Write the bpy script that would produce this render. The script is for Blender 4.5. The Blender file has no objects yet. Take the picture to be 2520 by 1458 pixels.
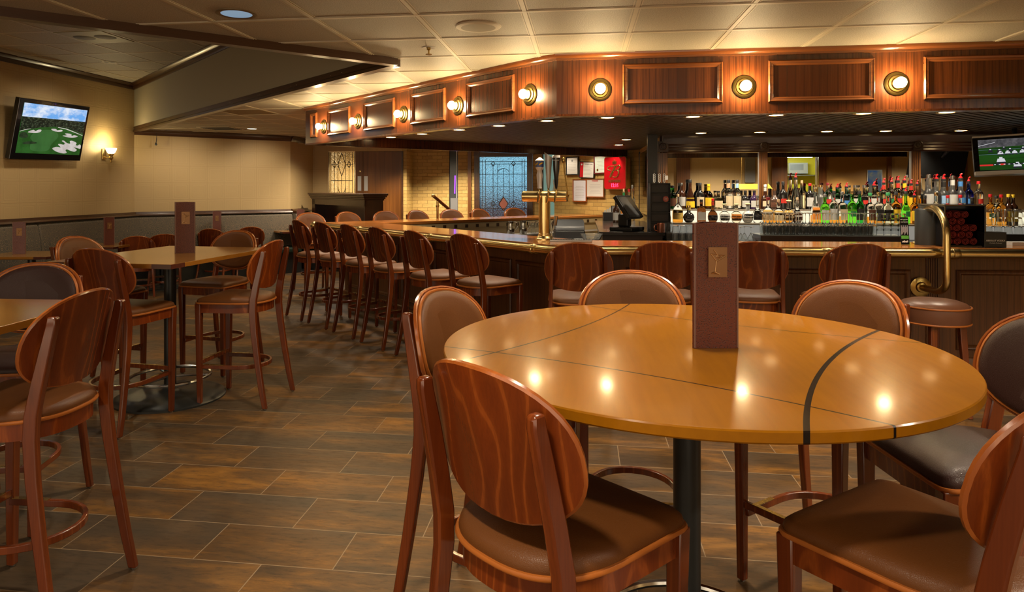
import bpy, bmesh, math, random
from mathutils import Vector, Matrix
random.seed(7)
C = bpy.context.scene.collection
PI = math.pi
# ------------------------------------------------------------------ camera, world, exposure
F_PX, CX, CY, EYE, YAW = 1686.0, 1204.0, 461.6, 1.56, 0.1345
CA, SA = math.cos(YAW), math.sin(YAW)
cam_d = bpy.data.cameras.new('camera')
cam = bpy.data.objects.new('camera', cam_d); C.objects.link(cam)
cam.location = (0, 0, EYE); cam.rotation_euler = (PI/2, 0, YAW)
cam_d.sensor_width = 36; cam_d.lens = F_PX/2520*36
cam_d.shift_x = (1260-CX)/2520; cam_d.shift_y = -(729-CY)/2520
cam_d.clip_start = 0.05; cam_d.clip_end = 100
sc = bpy.context.scene
sc.camera = cam
world = bpy.data.worlds.new('rear_fill'); sc.world = world; world.use_nodes = True
world.node_tree.nodes['Background'].inputs[0].default_value = (1.0, 0.79, 0.54, 1)
world.node_tree.nodes['Background'].inputs[1].default_value = 1.35  # added warm fill, entering where the rear of the room is left open
vs = sc.view_settings
vs.view_transform = 'Standard'; vs.look = 'None'; vs.gamma = 1; vs.use_curve_mapping = False
vs.exposure = 0.7
cy = sc.cycles
cy.max_bounces = 10; cy.diffuse_bounces = 3; cy.glossy_bounces = 4; cy.transmission_bounces = 8; cy.transparent_max_bounces = 8
cy.sample_clamp_direct = 14.0; cy.sample_clamp_indirect = 3.0; cy.caustics_reflective = False; cy.caustics_refractive = False; cy.blur_glossy = 0.5
WARM = (1.0, 0.84, 0.62); WARMER = (1.0, 0.70, 0.38)
def spot(loc, power, size=110, blend=0.6, radius=0.06, color=WARM, aim=None):
    d = bpy.data.lights.new('spot', 'SPOT'); d.energy = power; d.spot_size = math.radians(size); d.spot_blend = blend
    d.shadow_soft_size = radius; d.color = color
    o = bpy.data.objects.new('spot_lamp', d); C.objects.link(o); o.location = loc
    if aim is not None:
        o.rotation_euler = (Vector(aim)-Vector(loc)).to_track_quat('-Z', 'Y').to_euler()
    return o
def area(loc, power, sx, sy, color=WARM, aim=None):
    d = bpy.data.lights.new('panel', 'AREA'); d.energy = power; d.shape = 'RECTANGLE'; d.size = sx; d.size_y = sy; d.color = color
    o = bpy.data.objects.new('panel_lamp', d); C.objects.link(o); o.location = loc
    if aim is not None:
        o.rotation_euler = (Vector(aim)-Vector(loc)).to_track_quat('-Z', 'Y').to_euler()
    return o
CEIL, COFFER, FASC_B, SLAT = 2.535, 3.28, 2.084, 2.20
# ceiling spots over the tables, the aisle, the banquettes and behind the camera; last pair added to brighten the bar stools
CEIL_SPOTS = [((0.2, 2.3), 42, 100), ((-0.5, 0.7), 90, 120), ((1.9, 1.0), 30, 120), ((-1.4, 3.7), 85, 115), ((-2.3, 1.8), 50, 115), ((-2.2, 7.2), 50, 110), ((-3.9, 9.6), 55, 110), ((-4.4, 11.6), 60, 120), ((3.2, 3.0), 45, 110), ((0.5, 3.3), 95, 115), ((1.9, 3.3), 95, 115)]
for (x, y), p, s in CEIL_SPOTS: spot((x, y, CEIL-0.03), p*1.1, s, 0.7, 0.07)
HIGH = [((-3.4, 4.6), 85, 110), ((-5.2, 6.6), 85, 115), ((-6.3, 7.6), 45, 130), ((-5.4, 3.0), 70, 115)]
for (x, y), p, s in HIGH: spot((x, y, COFFER-0.03), p*0.75, s, 1.0, 0.07)
# wall washers along the papered walls
for (x, y), a in (((-6.0, 10.2), (-6.9, 11.1, 1.0)), ((-5.2, 11.2), (-6.0, 12.0, 1.0)), ((-6.2, 8.6), (-7.38, 8.6, 1.1)), ((-6.2, 6.4), (-7.38, 6.4, 1.1))): spot((x, y, (CEIL if y > 10 else COFFER)-0.04), 42, 110, 1.0, 0.08, WARM, a)
# ------------------------------------------------------------------ pixel to place helpers
def c2w(x, d): return (x*CA - d*SA, x*SA + d*CA)
def W(px, py, z):
    d = (z-EYE)*F_PX/(CY-py); return c2w((px-CX)*d/F_PX, d)
def ray(px): return c2w((px-CX)/F_PX, 1.0)
def online(px, p, q):
    """point where the pixel column meets the vertical plane through p and q; returns x, y, depth"""
    r = ray(px); dx, dy = q[0]-p[0], q[1]-p[1]
    det = -r[0]*dy + r[1]*dx
    t = (-p[0]*dy + p[1]*dx)/det
    return (r[0]*t, r[1]*t, t)
def zat(py, d): return EYE - (py-CY)*d/F_PX
# ------------------------------------------------------------------ mesh builder
class MB:
    def __init__(s): s.v = []; s.f = []; s.mi = []; s.m = 0
    def add(s, verts, faces):
        n = len(s.v); s.v += [tuple(v) for v in verts]; s.f += [tuple(i+n for i in f) for f in faces]; s.mi += [s.m]*len(faces); return s
    def box(s, x0, x1, y0, y1, z0, z1, M=None):
        vs_ = [(x, y, z) for z in (z0, z1) for y in (y0, y1) for x in (x0, x1)]
        if M is not None: vs_ = [M @ Vector(v) for v in vs_]
        return s.add(vs_, [(0,2,3,1),(4,5,7,6),(0,1,5,4),(2,6,7,3),(0,4,6,2),(1,3,7,5)])
    def cbox(s, c, size, M=None):
        return s.box(c[0]-size[0]/2, c[0]+size[0]/2, c[1]-size[1]/2, c[1]+size[1]/2, c[2]-size[2]/2, c[2]+size[2]/2, M)
    def rings(s, rings, closed=True, cap=True, loop=False):
        n = len(rings[0]); m = len(rings); vs_ = [p for r in rings for p in r]; fs = []
        for i in range(m if loop else m-1):
            a, b = i*n, ((i+1) % m)*n
            for j in range(n if closed else n-1):
                k = (j+1) % n; fs.append((a+j, a+k, b+k, b+j))
        if cap and not loop and closed:
            fs.append(tuple(range(n-1, -1, -1))); fs.append(tuple((m-1)*n+j for j in range(n)))
        return s.add(vs_, fs)
    def lathe(s, prof, n=24, c=(0,0,0), M=None, cap=True):
        rs = []
        for r, z in prof:
            r = max(r, 1e-4)
            ring = [(c[0]+r*math.cos(2*PI*j/n), c[1]+r*math.sin(2*PI*j/n), c[2]+z) for j in range(n)]
            if M is not None: ring = [M @ Vector(p) for p in ring]
            rs.append(ring)
        return s.rings(rs, True, cap)
    def tube(s, pts, r, n=10, closed=False, sec=None, up=(0,0,1)):
        """sweep a circle (or the section sec: list of (a,b)) along pts"""
        P = [Vector(p) for p in pts]; m = len(P); rs = []; U = Vector(up)
        for i, p in enumerate(P):
            if closed: t = P[(i+1) % m]-P[i-1]
            else: t = P[min(i+1, m-1)]-P[max(i-1, 0)]
            t.normalize()
            a = t.cross(U)
            if a.length < 1e-4: a = t.cross(Vector((1,0,0)))
            a.normalize(); b = a.cross(t).normalized()
            rr = r[i] if isinstance(r, (list, tuple)) else r
            if sec: rs.append([p + a*x*rr + b*y*rr for x, y in sec])
            else: rs.append([p + a*math.cos(2*PI*j/n)*rr + b*math.sin(2*PI*j/n)*rr for j in range(n)])
        return s.rings(rs, True, True, closed)
    def prism(s, poly, z0, z1, M=None):
        n = len(poly); vs_ = [(x, y, z) for z in (z0, z1) for x, y in poly]
        if M is not None: vs_ = [M @ Vector(v) for v in vs_]
        fs = [tuple(range(n-1, -1, -1)), tuple(range(n, 2*n))] + [(i, (i+1) % n, n+(i+1) % n, n+i) for i in range(n)]
        return s.add(vs_, fs)
    def frame(s, w, h, t, d, M, bev=0.3):
        """rectangular moulding frame, outer w x h in local x,z, width t, depth d toward -y"""
        prof = [(0, 0), (0, d*0.55), (t*0.22, d), (t*0.5, d*0.75), (t*0.72, d*0.8), (t, d*0.25), (t, 0)]
        cor = [(-1,-1), (1,-1), (1,1), (-1,1)]
        rs = []
        for sx, sz in cor:
            rs.append([M @ Vector((sx*(w/2-a), -b, sz*(h/2-a))) for a, b in prof])
        return s.rings(rs, False, False, True)
    def mesh(s, name, mats, smooth=40, recalc=True):
        me = bpy.data.meshes.new(name); me.from_pydata(s.v, [], s.f)
        for m in (mats if isinstance(mats, (list, tuple)) else [mats]): me.materials.append(m)
        if any(s.mi): me.polygons.foreach_set('material_index', s.mi)
        bm = bmesh.new(); bm.from_mesh(me)
        if recalc: bmesh.ops.recalc_face_normals(bm, faces=bm.faces)
        bm.to_mesh(me); bm.free()
        if smooth:
            me.shade_smooth(); me.set_sharp_from_angle(angle=math.radians(smooth))
        me.update(); return me
    def build(s, name, mats, parent=None, smooth=40, loc=None, rotz=None, bevel=0, seg=2, recalc=True):
        o = bpy.data.objects.new(name, s.mesh(name, mats, smooth, recalc)); C.objects.link(o)
        if parent is not None: o.parent = parent
        if loc is not None: o.location = loc
        if rotz is not None: o.rotation_euler = (0, 0, rotz)
        if bevel:
            b = o.modifiers.new('bevel', 'BEVEL'); b.width = bevel; b.segments = seg; b.limit_method = 'ANGLE'; b.angle_limit = math.radians(40)
            b.harden_normals = False
        return o
def thing(name, label, cat, loc=(0,0,0), rotz=0, group=None):
    o = bpy.data.objects.new(name, None); C.objects.link(o); o.empty_display_size = 0.1
    o.location = loc; o.rotation_euler = (0, 0, rotz)
    return tag(o, label, cat, group)
def tag(o, label, cat, group=None):
    o['label'] = label; o['category'] = cat
    if group: o['group'] = group
    return o
def struct(o): o['kind'] = 'structure'; return o
def plabel(o, label): o['label'] = label; return o
def kids(o): return [c for c in bpy.data.objects if c.parent == o]
class Proto:
    """remember a thing and its tree so that copies are cheap"""
    def __init__(s, root): s.root = root; s.tree = [(c, [(g, kids(g)) for g in kids(c)]) for c in kids(root)]; s.used = False
    def put(s, loc, rotz=0, label=None, group=None, scale=None):
        if not s.used: s.used = True; r = s.root
        else:
            r = s.root.copy(); C.objects.link(r)
            for c, gs in s.tree:
                c2 = c.copy(); C.objects.link(c2); c2.parent = r
                for g, _ in gs:
                    g2 = g.copy(); C.objects.link(g2); g2.parent = c2
        r.location = loc; r.rotation_euler = (0, 0, rotz)
        if scale: r.scale = scale
        if label: r['label'] = label
        if group: r['group'] = group
        return r
def arc(cx, cy, r, a0, a1, n): return [(cx+r*math.cos(a0+(a1-a0)*i/n), cy+r*math.sin(a0+(a1-a0)*i/n)) for i in range(n+1)]
def frame_at(p, q, z=0):
    """matrix with x along p->q on the ground, y to the left of it, z up"""
    d = Vector((q[0]-p[0], q[1]-p[1], 0)).normalized(); y = Vector((-d.y, d.x, 0))
    return Matrix(((d.x, y.x, 0, p[0]), (d.y, y.y, 0, p[1]), (0, 0, 1, z), (0, 0, 0, 1)))
def rotz_of(p, q): return math.atan2(q[1]-p[1], q[0]-p[0])
def hypot2(p, q): return math.hypot(q[0]-p[0], q[1]-p[1])
ORD = ['leftmost', 'second from the left', 'third from the left', 'fourth from the left', 'fifth from the left', 'sixth from the left', 'seventh from the left', 'eighth from the left', 'ninth from the left', 'tenth from the left', 'eleventh from the left', 'twelfth from the left', 'thirteenth from the left', 'fourteenth from the left']
# ------------------------------------------------------------------ materials
class NT:
    def __init__(s, name):
        s.m = bpy.data.materials.new(name); s.m.use_nodes = True; s.t = s.m.node_tree; s.b = s.t.nodes['Principled BSDF']
    def n(s, typ, **kw):
        nd = s.t.nodes.new(typ)
        for k, v in kw.items():
            if k.startswith('i_'):
                key = k[2:]; key = int(key) if key.isdigit() else key.replace('_', ' ')
                if hasattr(v, 'bl_idname') or isinstance(v, bpy.types.NodeSocket): s.t.links.new(v, nd.inputs[key])
                else: nd.inputs[key].default_value = v
            else: setattr(nd, k, v)
        return nd
    def l(s, a, b): s.t.links.new(a, b)
    def math(s, op, a, b=None, c=None, clamp=False):
        nd = s.t.nodes.new('ShaderNodeMath'); nd.operation = op; nd.use_clamp = clamp
        for i, v in enumerate((a, b, c)):
            if v is None: continue
            if isinstance(v, bpy.types.NodeSocket): s.l(v, nd.inputs[i])
            else: nd.inputs[i].default_value = v
        return nd.outputs[0]
    def ramp(s, fac, stops, interp='LINEAR'):
        nd = s.t.nodes.new('ShaderNodeValToRGB'); nd.color_ramp.interpolation = interp
        e = nd.color_ramp.elements
        while len(e) < len(stops): e.new(0.5)
        for i, (p, c) in enumerate(stops):
            e[i].position = p; e[i].color = (c[0], c[1], c[2], 1) if not isinstance(c, (int, float)) else (c, c, c, 1)
        s.l(fac, nd.inputs[0]); return nd.outputs[0]
    def mix(s, fac, a, b, typ='MIX'):
        nd = s.t.nodes.new('ShaderNodeMix'); nd.data_type = 'RGBA'; nd.blend_type = typ
        for i, v in ((0, fac), (6, a), (7, b)):
            if isinstance(v, bpy.types.NodeSocket): s.l(v, nd.inputs[i])
            elif i == 0: nd.inputs[0].default_value = v
            else: nd.inputs[i].default_value = (v[0], v[1], v[2], 1)
        return nd.outputs[2]
    def coord(s, scale=(1,1,1), loc=(0,0,0), rot=(0,0,0), rnd=0.0):
        tc = s.t.nodes.new('ShaderNodeTexCoord'); out = tc.outputs['Object']
        if rnd:
            oi = s.t.nodes.new('ShaderNodeObjectInfo'); mul = s.n('ShaderNodeVectorMath', operation='SCALE')
            v = s.n('ShaderNodeCombineXYZ'); s.l(oi.outputs['Random'], v.inputs[0]); s.l(oi.outputs['Random'], v.inputs[1]); s.l(oi.outputs['Random'], v.inputs[2])
            s.l(v.outputs[0], mul.inputs[0]); mul.inputs['Scale'].default_value = rnd
            ad = s.n('ShaderNodeVectorMath', operation='ADD'); s.l(out, ad.inputs[0]); s.l(mul.outputs[0], ad.inputs[1]); out = ad.outputs[0]
        mp = s.n('ShaderNodeMapping'); s.l(out, mp.inputs[0]); mp.inputs['Scale'].default_value = scale; mp.inputs['Location'].default_value = loc; mp.inputs['Rotation'].default_value = rot
        return mp.outputs[0]
    def noise(s, vec, scale=5, detail=3, rough=0.5, dist=0):
        nd = s.n('ShaderNodeTexNoise'); s.l(vec, nd.inputs['Vector']); nd.inputs['Scale'].default_value = scale; nd.inputs['Detail'].default_value = detail
        nd.inputs['Roughness'].default_value = rough; nd.inputs['Distortion'].default_value = dist; return nd.outputs['Fac']
    def bump(s, h, strength=0.3, dist=0.01):
        nd = s.n('ShaderNodeBump'); nd.inputs['Strength'].default_value = strength; nd.inputs['Distance'].default_value = dist
        s.l(h, nd.inputs['Height']); s.l(nd.outputs[0], s.b.inputs['Normal']); return nd
    def set(s, **kw):
        for k, v in kw.items():
            inp = s.b.inputs[k.replace('_', ' ')]
            if isinstance(v, bpy.types.NodeSocket): s.l(v, inp)
            elif isinstance(v, tuple) and len(v) == 3: inp.default_value = (*v, 1)
            else: inp.default_value = v
        return s
def plain(name, col, rough=0.5, metal=0.0, coat=0.0, **kw):
    m = NT(name); m.set(Base_Color=col, Roughness=rough, Metallic=metal, Coat_Weight=coat, **kw)
    v = m.coord(); m.l(m.math('ADD', m.math('MULTIPLY', m.noise(v, 40, 2), 0.08), rough-0.04), m.b.inputs['Roughness'])
    return m.m
def emit(name, col, s):
    m = NT(name); m.set(Base_Color=(0,0,0), Emission_Color=col, Emission_Strength=s, Roughness=0.4); return m.m
def glass(name, col, rough=0.0, ior=1.45, tr=1.0):
    m = NT(name); m.set(Base_Color=col, Roughness=rough, IOR=ior, Transmission_Weight=tr); return m.m
def wood(name, dark, mid, light, axis='Z', lines=60, dist=5.0, stretch=0.09, rough=0.28, coat=0.35, line_amt=0.6, fine=0.4):
    m = NT(name)
    sc_ = {'X': (stretch, 1, 1), 'Y': (1, stretch, 1), 'Z': (1, 1, stretch)}[axis]
    v = m.coord(scale=sc_, rnd=7.0)
    wv = m.n('ShaderNodeTexWave', wave_type='BANDS', bands_direction={'X': 'Z', 'Y': 'X', 'Z': 'X'}[axis]); m.l(v, wv.inputs['Vector'])
    wv.inputs['Scale'].default_value = lines/20; wv.inputs['Distortion'].default_value = dist; wv.inputs['Detail'].default_value = 2.0; wv.inputs['Detail Scale'].default_value = 4.0/(lines/20); wv.inputs['Detail Roughness'].default_value = 0.5
    line = m.ramp(wv.outputs['Fac'], [(0.0, 0.05), (0.55, 0.10), (0.90, 0.28), (0.985, 1.0), (1.0, 0.9)])
    v2 = m.coord(scale=tuple(a*1.0 if a == 1 else a*0.35 for a in sc_), rnd=3.0)
    fn = m.noise(v2, 160, 4, 0.6)
    big = m.noise(v, 4.5, 3, 0.5)
    base = m.mix(m.ramp(big, [(0.3, 0.0), (0.72, 1.0)]), dark, mid)
    col = m.mix(m.math('MULTIPLY', line, line_amt), base, light)
    col = m.mix(m.math('MULTIPLY', m.ramp(fn, [(0.42, 0.0), (0.6, 1.0)]), fine), col, dark)
    m.set(Base_Color=col, Roughness=rough, Coat_Weight=coat, Coat_Roughness=0.12)
    m.bump(fn, 0.06, 0.002)
    return m.m
# ------------------------------------------------------------------ surface materials
CHAIR_WOOD = wood('chair_wood', (0.075, 0.013, 0.0025), (0.19, 0.034, 0.005), (0.42, 0.105, 0.016), 'Z', lines=120, dist=26.0, stretch=0.30, rough=0.27, coat=0.12, line_amt=0.36, fine=0.25)
LEG_WOOD = wood('leg_wood', (0.070, 0.012, 0.0025), (0.155, 0.030, 0.005), (0.26, 0.062, 0.011), 'Z', lines=150, dist=4.0, stretch=0.07, rough=0.25, coat=0.45, line_amt=0.35, fine=0.3)
EDGE_WOOD = wood('edge_wood', (0.20, 0.048, 0.009), (0.34, 0.090, 0.016), (0.45, 0.14, 0.028), 'Z', lines=80, dist=3.0, stretch=0.2, rough=0.22, coat=0.5, line_amt=0.4, fine=0.2)
FASCIA_WOOD = wood('fascia_oak', (0.045, 0.012, 0.004), (0.15, 0.040, 0.010), (0.030, 0.009, 0.003), 'Z', lines=120, dist=9.0, stretch=0.06, rough=0.25, coat=0.35, line_amt=0.7, fine=0.6)
MOULD_WOOD = wood('moulding_oak', (0.11, 0.033, 0.009), (0.22, 0.066, 0.017), (0.08, 0.022, 0.006), 'X', lines=100, dist=3.0, stretch=0.05, rough=0.22, coat=0.45, line_amt=0.5, fine=0.4)
BAR_WOOD = wood('bar_oak', (0.085, 0.029, 0.008), (0.24, 0.088, 0.021), (0.045, 0.014, 0.004), 'Z', lines=110, dist=8.0, stretch=0.07, rough=0.33, coat=0.2, line_amt=0.6, fine=0.6)
TOP_WOOD = wood('bar_top_wood', (0.26, 0.085, 0.018), (0.42, 0.15, 0.032), (0.50, 0.20, 0.055), 'X', lines=60, dist=3.0, stretch=0.05, rough=0.14, coat=0.6, line_amt=0.3, fine=0.3)
DARK_WOOD = wood('dark_wood', (0.020, 0.008, 0.004), (0.055, 0.021, 0.009), (0.075, 0.03, 0.012), 'X', lines=90, dist=3.0, stretch=0.06, rough=0.35, coat=0.2, line_amt=0.4, fine=0.4)
DOOR_WOOD = wood('door_oak', (0.11, 0.038, 0.008), (0.23, 0.088, 0.017), (0.06, 0.02, 0.005), 'Z', lines=70, dist=5.0, stretch=0.05, rough=0.35, coat=0.25, line_amt=0.4, fine=0.5)
TRIM_WOOD = wood('trim_wood', (0.030, 0.012, 0.005), (0.075, 0.030, 0.012), (0.10, 0.04, 0.016), 'X', lines=90, dist=2.0, stretch=0.05, rough=0.3, coat=0.3, line_amt=0.3, fine=0.4)
def make_leather(name, col, rough, bump=0.25):
    m = NT(name); v = m.coord(rnd=2.0)
    vo = m.n('ShaderNodeTexVoronoi', feature='DISTANCE_TO_EDGE'); m.l(v, vo.inputs['Vector']); vo.inputs['Scale'].default_value = 260
    h = m.ramp(vo.outputs['Distance'], [(0.0, 0.0), (0.12, 1.0)])
    n = m.noise(v, 7, 3)
    m.set(Base_Color=m.mix(m.math('MULTIPLY', n, 0.5), col, tuple(c*0.62 for c in col)), Roughness=rough, Specular_IOR_Level=0.22)
    m.bump(h, bump, 0.0015); return m.m
LEATHER = make_leather('brown_leather', (0.118, 0.040, 0.0095), 0.42)
LEATHER_DARK = make_leather('dark_brown_leather', (0.036, 0.015, 0.012), 0.38)
PIPING = make_leather('tan_piping', (0.38, 0.115, 0.022), 0.35, 0.1)
VINYL = make_leather('brown_vinyl', (0.14, 0.058, 0.032), 0.33, 0.05)
BRASS = plain('brass', (0.80, 0.60, 0.26), 0.24, 1.0)
BRASS_OLD = plain('aged_brass', (0.48, 0.32, 0.10), 0.26, 1.0)
CHROME = plain('steel', (0.62, 0.62, 0.60), 0.18, 1.0)
STEEL = plain('brushed_steel', (0.38, 0.38, 0.37), 0.32, 1.0)
SILVER = plain('silver_plastic', (0.50, 0.50, 0.49), 0.35, 0.3)
BLACK = plain('black_metal', (0.012, 0.013, 0.013), 0.38)
BLACKG = plain('black_gloss', (0.008, 0.008, 0.009), 0.12, 0, 0.5)
BLACKP = plain('black_plastic', (0.018, 0.018, 0.019), 0.42)
GREYP = plain('grey_plastic', (0.16, 0.16, 0.165), 0.4)
WHITE = plain('white_plastic', (0.86, 0.85, 0.82), 0.35)
PAPER = plain('paper', (0.52, 0.52, 0.50), 0.7)
INK = plain('ink', (0.05, 0.05, 0.06), 0.7)
RED = plain('red_enamel', (0.42, 0.006, 0.014), 0.25, 0, 0.4)
REDP = plain('red_plastic', (0.48, 0.012, 0.016), 0.3)
GOLD = plain('gold_foil', (0.70, 0.47, 0.20), 0.25, 1.0)
COPPER = plain('copper', (0.70, 0.30, 0.20), 0.18, 1.0)
CREAM = plain('cream_paint', (0.46, 0.37, 0.22), 0.55)
def m_table():
    m = NT('table_veneer'); v = m.coord(scale=(1, 0.06, 1), rot=(0, 0, 0.49)); v0 = m.coord()
    f = m.noise(v, 45, 3, 0.5); b = m.noise(v, 6, 3, 0.5); blot = m.noise(v0, 3.0, 3, 0.5)
    c = m.mix(b, (0.205, 0.074, 0.0025), (0.285, 0.108, 0.003))
    c = m.mix(m.math('MULTIPLY', m.ramp(f, [(0.4, 0.0), (0.65, 1.0)]), 0.25), c, (0.17, 0.058, 0.003))
    c = m.mix(m.math('MULTIPLY', m.ramp(blot, [(0.45, 0.0), (0.75, 1.0)]), 0.4), c, (0.15, 0.058, 0.006))
    sep = m.n('ShaderNodeSeparateXYZ'); m.l(v0, sep.inputs[0])
    line = None
    for k in range(4):
        a = math.radians(-28 + 90*k); R = 2.9; D = 0.40+R
        dx = m.math('SUBTRACT', sep.outputs[0], D*math.cos(a)); dy = m.math('SUBTRACT', sep.outputs[1], D*math.sin(a))
        d = m.math('SQRT', m.math('ADD', m.math('MULTIPLY', dx, dx), m.math('MULTIPLY', dy, dy)))
        w = 0.0065 if k == 0 else 0.0032
        ln = m.math('LESS_THAN', m.math('ABSOLUTE', m.math('SUBTRACT', d, R)), w)
        line = ln if line is None else m.math('MAXIMUM', line, ln)
    m.set(Base_Color=m.mix(line, c, (0.01, 0.006, 0.004)), IOR=1.12, Coat_Weight=0.42, Coat_Roughness=0.11, Coat_IOR=1.4)
    scr = m.noise(m.coord(scale=(1, 0.15, 1), rot=(0, 0, 0.2)), 60, 4, 0.7)
    m.set(Roughness=m.ramp(scr, [(0.3, 0.29), (0.7, 0.33)]))
    m.bump(m.noise(v0, 26, 2), 0.012, 0.004)
    return m.m
TABLE_ROUND = m_table()
TABLE_OLIVE = wood('table_laminate', (0.20, 0.085, 0.012), (0.27, 0.12, 0.018), (0.15, 0.06, 0.01), 'X', lines=50, dist=2.0, stretch=0.04, rough=0.2, coat=0.5, line_amt=0.2, fine=0.2)
TABLE_EDGE = wood('table_edge', (0.26, 0.10, 0.012), (0.34, 0.14, 0.018), (0.20, 0.07, 0.01), 'X', lines=60, dist=2.0, stretch=0.04, rough=0.25, coat=0.4, line_amt=0.3, fine=0.2)
INLAY = plain('purple_inlay', (0.07, 0.018, 0.010), 0.25, 0, 0.4)
def m_menu():
    m = NT('lizard_leatherette'); v = m.coord(rnd=1.0)
    vo = m.n('ShaderNodeTexVoronoi', feature='F1'); m.l(v, vo.inputs['Vector']); vo.inputs['Scale'].default_value = 190; vo.inputs['Randomness'].default_value = 0.75
    h = m.ramp(vo.outputs['Distance'], [(0.18, 0.0), (0.42, 1.0)])
    m.set(Base_Color=m.mix(h, (0.030, 0.008, 0.007), (0.125, 0.034, 0.023)), Roughness=0.36, Specular_IOR_Level=0.5)
    m.bump(h, 0.35, 0.0015); return m.m
MENU = m_menu(); MENU_EDGE = plain('menu_stitched_edge', (0.20, 0.11, 0.085), 0.5)
BRONZE = plain('bronze_plaque', (0.20, 0.095, 0.035), 0.35, 0.6); BRONZE_L = plain('bronze_relief', (0.36, 0.20, 0.085), 0.3, 0.7)
def m_floor():
    m = NT('slate_tile'); v = m.coord(loc=(2.228, -3.5965, 0))
    br = m.n('ShaderNodeTexBrick', offset=0.5, offset_frequency=2, squash=1.0); m.l(v, br.inputs['Vector'])
    for k, x in (('Color1', (0, 0, 0, 1)), ('Color2', (1, 1, 1, 1)), ('Mortar', (0.5, 0.5, 0.5, 1)), ('Scale', 1.0), ('Mortar Size', 0.0022), ('Mortar Smooth', 0.0), ('Bias', 0.0), ('Brick Width', 0.61), ('Row Height', 0.305)): br.inputs[k].default_value = x
    off = m.n('ShaderNodeVectorMath', operation='MULTIPLY_ADD'); m.l(br.outputs['Color'], off.inputs[0]); off.inputs[1].default_value = (37, 53, 0); m.l(m.coord(scale=(0.30, 1.3, 1)), off.inputs[2])
    n1 = m.noise(off.outputs[0], 4.2, 9, 0.70, 0.4); n2 = m.noise(off.outputs[0], 1.1, 2, 0.5); n3 = m.noise(off.outputs[0], 34, 6, 0.75)
    c = m.ramp(n1, [(0.25, (0.026, 0.014, 0.007)), (0.38, (0.048, 0.027, 0.012)), (0.50, (0.088, 0.043, 0.014)), (0.60, (0.165, 0.074, 0.015)), (0.78, (0.28, 0.13, 0.028))])
    c = m.mix(m.math('MULTIPLY', m.ramp(n2, [(0.42, 0.0), (0.60, 1.0)]), 0.85), c, (0.045, 0.033, 0.022))
    c = m.mix(m.math('MULTIPLY', m.ramp(n3, [(0.52, 0.0), (0.64, 1.0)]), 0.5), c, (0.016, 0.011, 0.008))
    c = m.mix(br.outputs['Fac'], c, (0.20, 0.14, 0.085))
    m.set(Base_Color=c, Roughness=m.ramp(n3, [(0.3, 0.34), (0.75, 0.52)]), Specular_IOR_Level=0.22)
    h = m.math('SUBTRACT', m.math('MULTIPLY', n3, 0.4), br.outputs['Fac'])
    m.bump(h, 0.25, 0.003); return m.m
FLOOR = m_floor()
def m_ceil():
    m = NT('ceiling_tile'); v = m.coord()
    n = m.noise(v, 170, 3, 0.65); n2 = m.noise(v, 1.5, 2)
    m.set(Base_Color=m.mix(m.ramp(n, [(0.35, 0.0), (0.62, 1.0)]), (0.26, 0.225, 0.17), (0.46, 0.405, 0.315)), Roughness=0.6)
    m.bump(n, 0.35, 0.004); return m.m
CEILM = m_ceil(); TBAR = plain('ceiling_tee', (0.52, 0.45, 0.33), 0.5)
def m_paper():
    m = NT('embossed_wallpaper'); v = m.coord(); sep = m.n('ShaderNodeSeparateXYZ'); m.l(v, sep.inputs[0])
    def tri(o): return m.math('MULTIPLY', m.math('ABSOLUTE', m.math('SUBTRACT', m.math('FRACT', m.math('DIVIDE', o, 0.29)), 0.5)), 2.0)
    mx = m.math('MAXIMUM', tri(sep.outputs[0]), tri(m.math('ADD', sep.outputs[2], 0.1)))
    r = m.ramp(mx, [(0.0, 0.55), (0.60, 0.5), (0.64, 0.9), (0.68, 0.45), (0.80, 0.42), (0.83, 0.9), (0.87, 0.4), (0.93, 0.85), (0.97, 0.2), (1.0, 0.1)])
    n = m.noise(v, 28, 4, 0.6)
    h = m.math('ADD', r, m.math('MULTIPLY', n, 0.5))
    m.set(Base_Color=m.mix(r, (0.40, 0.275, 0.125), (0.48, 0.345, 0.165)), Roughness=0.6)
    m.bump(h, 0.25, 0.006); return m.m
PAPERW = m_paper()
SOFFIT = plain('olive_paint', (0.38, 0.335, 0.23), 0.7)
def m_brick(name, c1, c2, mort, w=0.21, hgt=0.072):
    m = NT(name); v = m.coord(rot=(-PI/2, 0, 0))
    br = m.n('ShaderNodeTexBrick', offset=0.5); nz = m.n('ShaderNodeTexNoise'); m.l(v, nz.inputs['Vector']); nz.inputs['Scale'].default_value = 9
    ad = m.n('ShaderNodeVectorMath', operation='MULTIPLY_ADD'); m.l(nz.outputs['Color'], ad.inputs[0]); ad.inputs[1].default_value = (0.02, 0.02, 0); m.l(v, ad.inputs[2]); m.l(ad.outputs[0], br.inputs['Vector'])
    for k, x in (('Color1', (*c1, 1)), ('Color2', (*c2, 1)), ('Mortar', (*mort, 1)), ('Scale', 1.0), ('Mortar Size', 0.005), ('Mortar Smooth', 0.4), ('Brick Width', w), ('Row Height', hgt)): br.inputs[k].default_value = x
    n = m.noise(v, 22, 5, 0.65)
    m.set(Base_Color=m.mix(m.math('MULTIPLY', n, 0.5), br.outputs['Color'], tuple(c*0.55 for c in c1)), Roughness=0.55)
    m.bump(m.math('SUBTRACT', m.math('MULTIPLY', n, 0.8), br.outputs['Fac']), 0.6, 0.012); return m.m
BRICK = m_brick('tan_brick', (0.40, 0.26, 0.075), (0.54, 0.37, 0.12), (0.26, 0.165, 0.05))
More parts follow.
